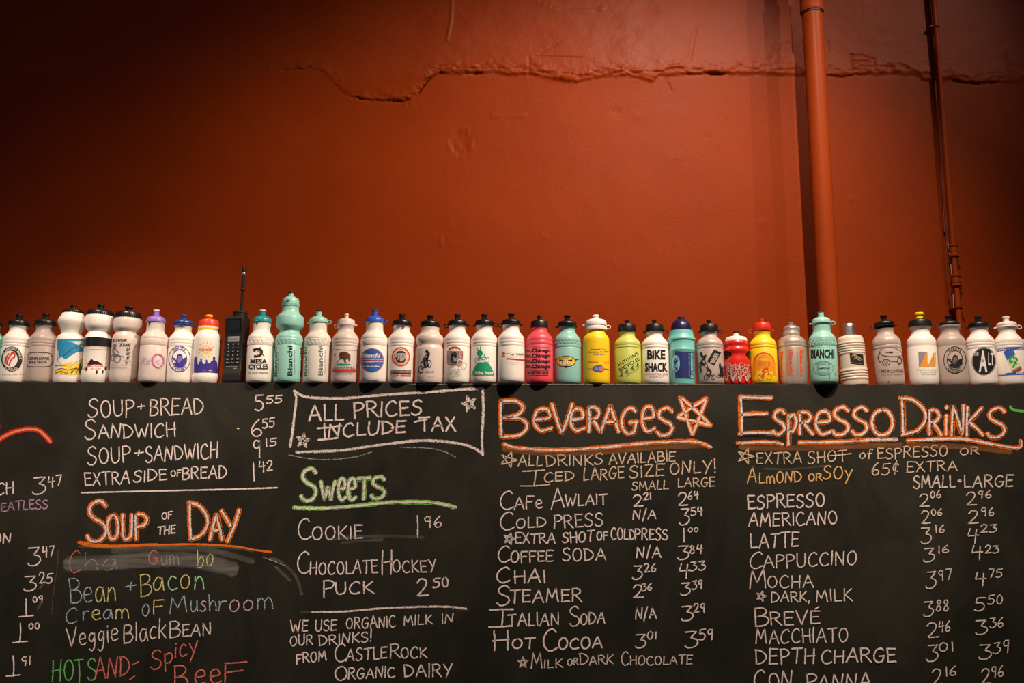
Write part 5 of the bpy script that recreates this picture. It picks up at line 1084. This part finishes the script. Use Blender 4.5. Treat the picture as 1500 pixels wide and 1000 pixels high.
fr = [(-rx, 94), (rx, 94), (rx, 74), (-rx, 74)]; inn = [(-rx + 2 * s, 91.5), (rx - 2 * s, 91.5), (rx - 2.6 * s, 79), (-rx + 2.6 * s, 79)]
fo = [bm.verts.new((x, FY - .8 * s, hz(h))) for x, h in fr]; fb = [bm.verts.new((x, FY + .1 * s, hz(h))) for x, h in fr]; fi = [bm.verts.new((x, FY - .1 * s, hz(h))) for x, h in inn]
for i in range(4): bm.faces.new((fo[i], fo[(i + 1) % 4], fi[(i + 1) % 4], fi[i])); bm.faces.new((fb[i], fb[(i + 1) % 4], fo[(i + 1) % 4], fo[i]))
bm.faces.new(fi); obj('earpiece', bm, blk2, ph, False)
FK = FY + .6 * s
bm = bmesh.new(); add_box(bm, (-8.4 * s, FK - .35 * s, hz(61)), (9.4 * s, FK + .2 * s, hz(68.4)), None, .3 * s); sc_ = obj('display', bm, mat('phone_display', (.30, .29, .31), .3), ph)
def ptext(t, x, h, wd, ht, m, parent, y):
    V, Fc = flat_text(t, .1, .02); me = bpy.data.meshes.new('marking'); me.from_pydata([(x + a_ * wd, y, h + b_ * ht) for a_, b_ in V], [], Fc)
    return link('marking', me, m, parent)
lt = mat('phone_marking', (.62, .60, .58), .5)
ptext('079-0097', .6 * s, hz(64.4), 13 * s, 2.6 * s, mat('lcd_digits', (.06, .06, .07), .5), sc_, FK - .36 * s)
keys = [['1', '2', '3'], ['4', '5', '6'], ['7', '8', '9'], ['*', '0', '#'], ['Rcl', 'Clr', 'Snd'], ['Pwr', 'Fcn', 'End']]
for r_, row in enumerate(keys):
    for c_, t in enumerate(row):
        x = (-7.2 + 7.6 * c_) * s; h0 = 56.6 - 5.3 * r_
        bm = bmesh.new(); add_box(bm, (x - 3.1 * s, FK - .7 * s, hz(h0 - 1.9)), (x + 3.1 * s, FK + .2 * s, hz(h0 + 1.9)), None, .3 * s)
        kk = obj('key', bm, blk, ph)
        ptext(t, x + .6 * s, hz(h0 + .2), (4.4 if len(t) > 1 else 1.8) * s, 2.0 * s, lt, kk, FK - .72 * s)
ptext('MOTOROLA, INC.', 0, hz(24.4), 18 * s, 1.3 * s, lt, ph, FK - .04 * s); ptext('8000X', 5.5 * s, hz(21.8), 6 * s, 1.1 * s, lt, ph, FK - .04 * s)
kx = 3.6 * s; bm = bmesh.new()
add_lathe(bm, [(0, hz(96)), (8.4 * s, hz(97)), (9.8 * s, hz(98.6)), (9.8 * s, hz(103)), (10.4 * s, hz(103.6)), (10.4 * s, hz(105.6)), (9.6 * s, hz(106.4)), (0, hz(106.6))], 40, kx, 0)
for i in range(30):
    an = 2 * math.pi * i / 30; add_box(bm, (9.6 * s, -.3 * s, hz(98.9)), (10.2 * s, .3 * s, hz(102.8)), Matrix.Translation((kx, 0, 0)) @ Matrix.Rotation(an, 4, 'Z'))
obj('antenna_base', bm, blk, ph)
bm = bmesh.new(); ax = kx + 1.6 * s
add_tube(bm, [(ax, 0, hz(106)), (ax + .2 * s, 0, hz(138)), (ax + .25 * s, 0, hz(141)), (ax + .3 * s, 0, hz(160)), (ax + .3 * s, 0, hz(165))], .002, 14, radii=[2.4 * s, 2.0 * s, 2.6 * s, 2.5 * s, 2.5 * s])
add_lathe(bm, [(2 * s, hz(137)), (3.8 * s, hz(137.4)), (3.8 * s, hz(139)), (2.4 * s, hz(140))], 24, ax + .2 * s, 0)
add_lathe(bm, [(2.4 * s, hz(165)), (2.9 * s, hz(165)), (3.0 * s, hz(171.4)), (0, hz(171.8))], 20, ax + .3 * s, 0)
an_ = obj('antenna', bm, blk, ph)
bm = bmesh.new(); add_lathe(bm, [(2.55 * s, hz(160.6)), (2.75 * s, hz(161)), (2.75 * s, hz(163.4)), (2.55 * s, hz(163.8))], 24, ax + .3 * s, 0); obj('antenna_band', bm, mat('cap_silver', (0, 0, 0)), an_)
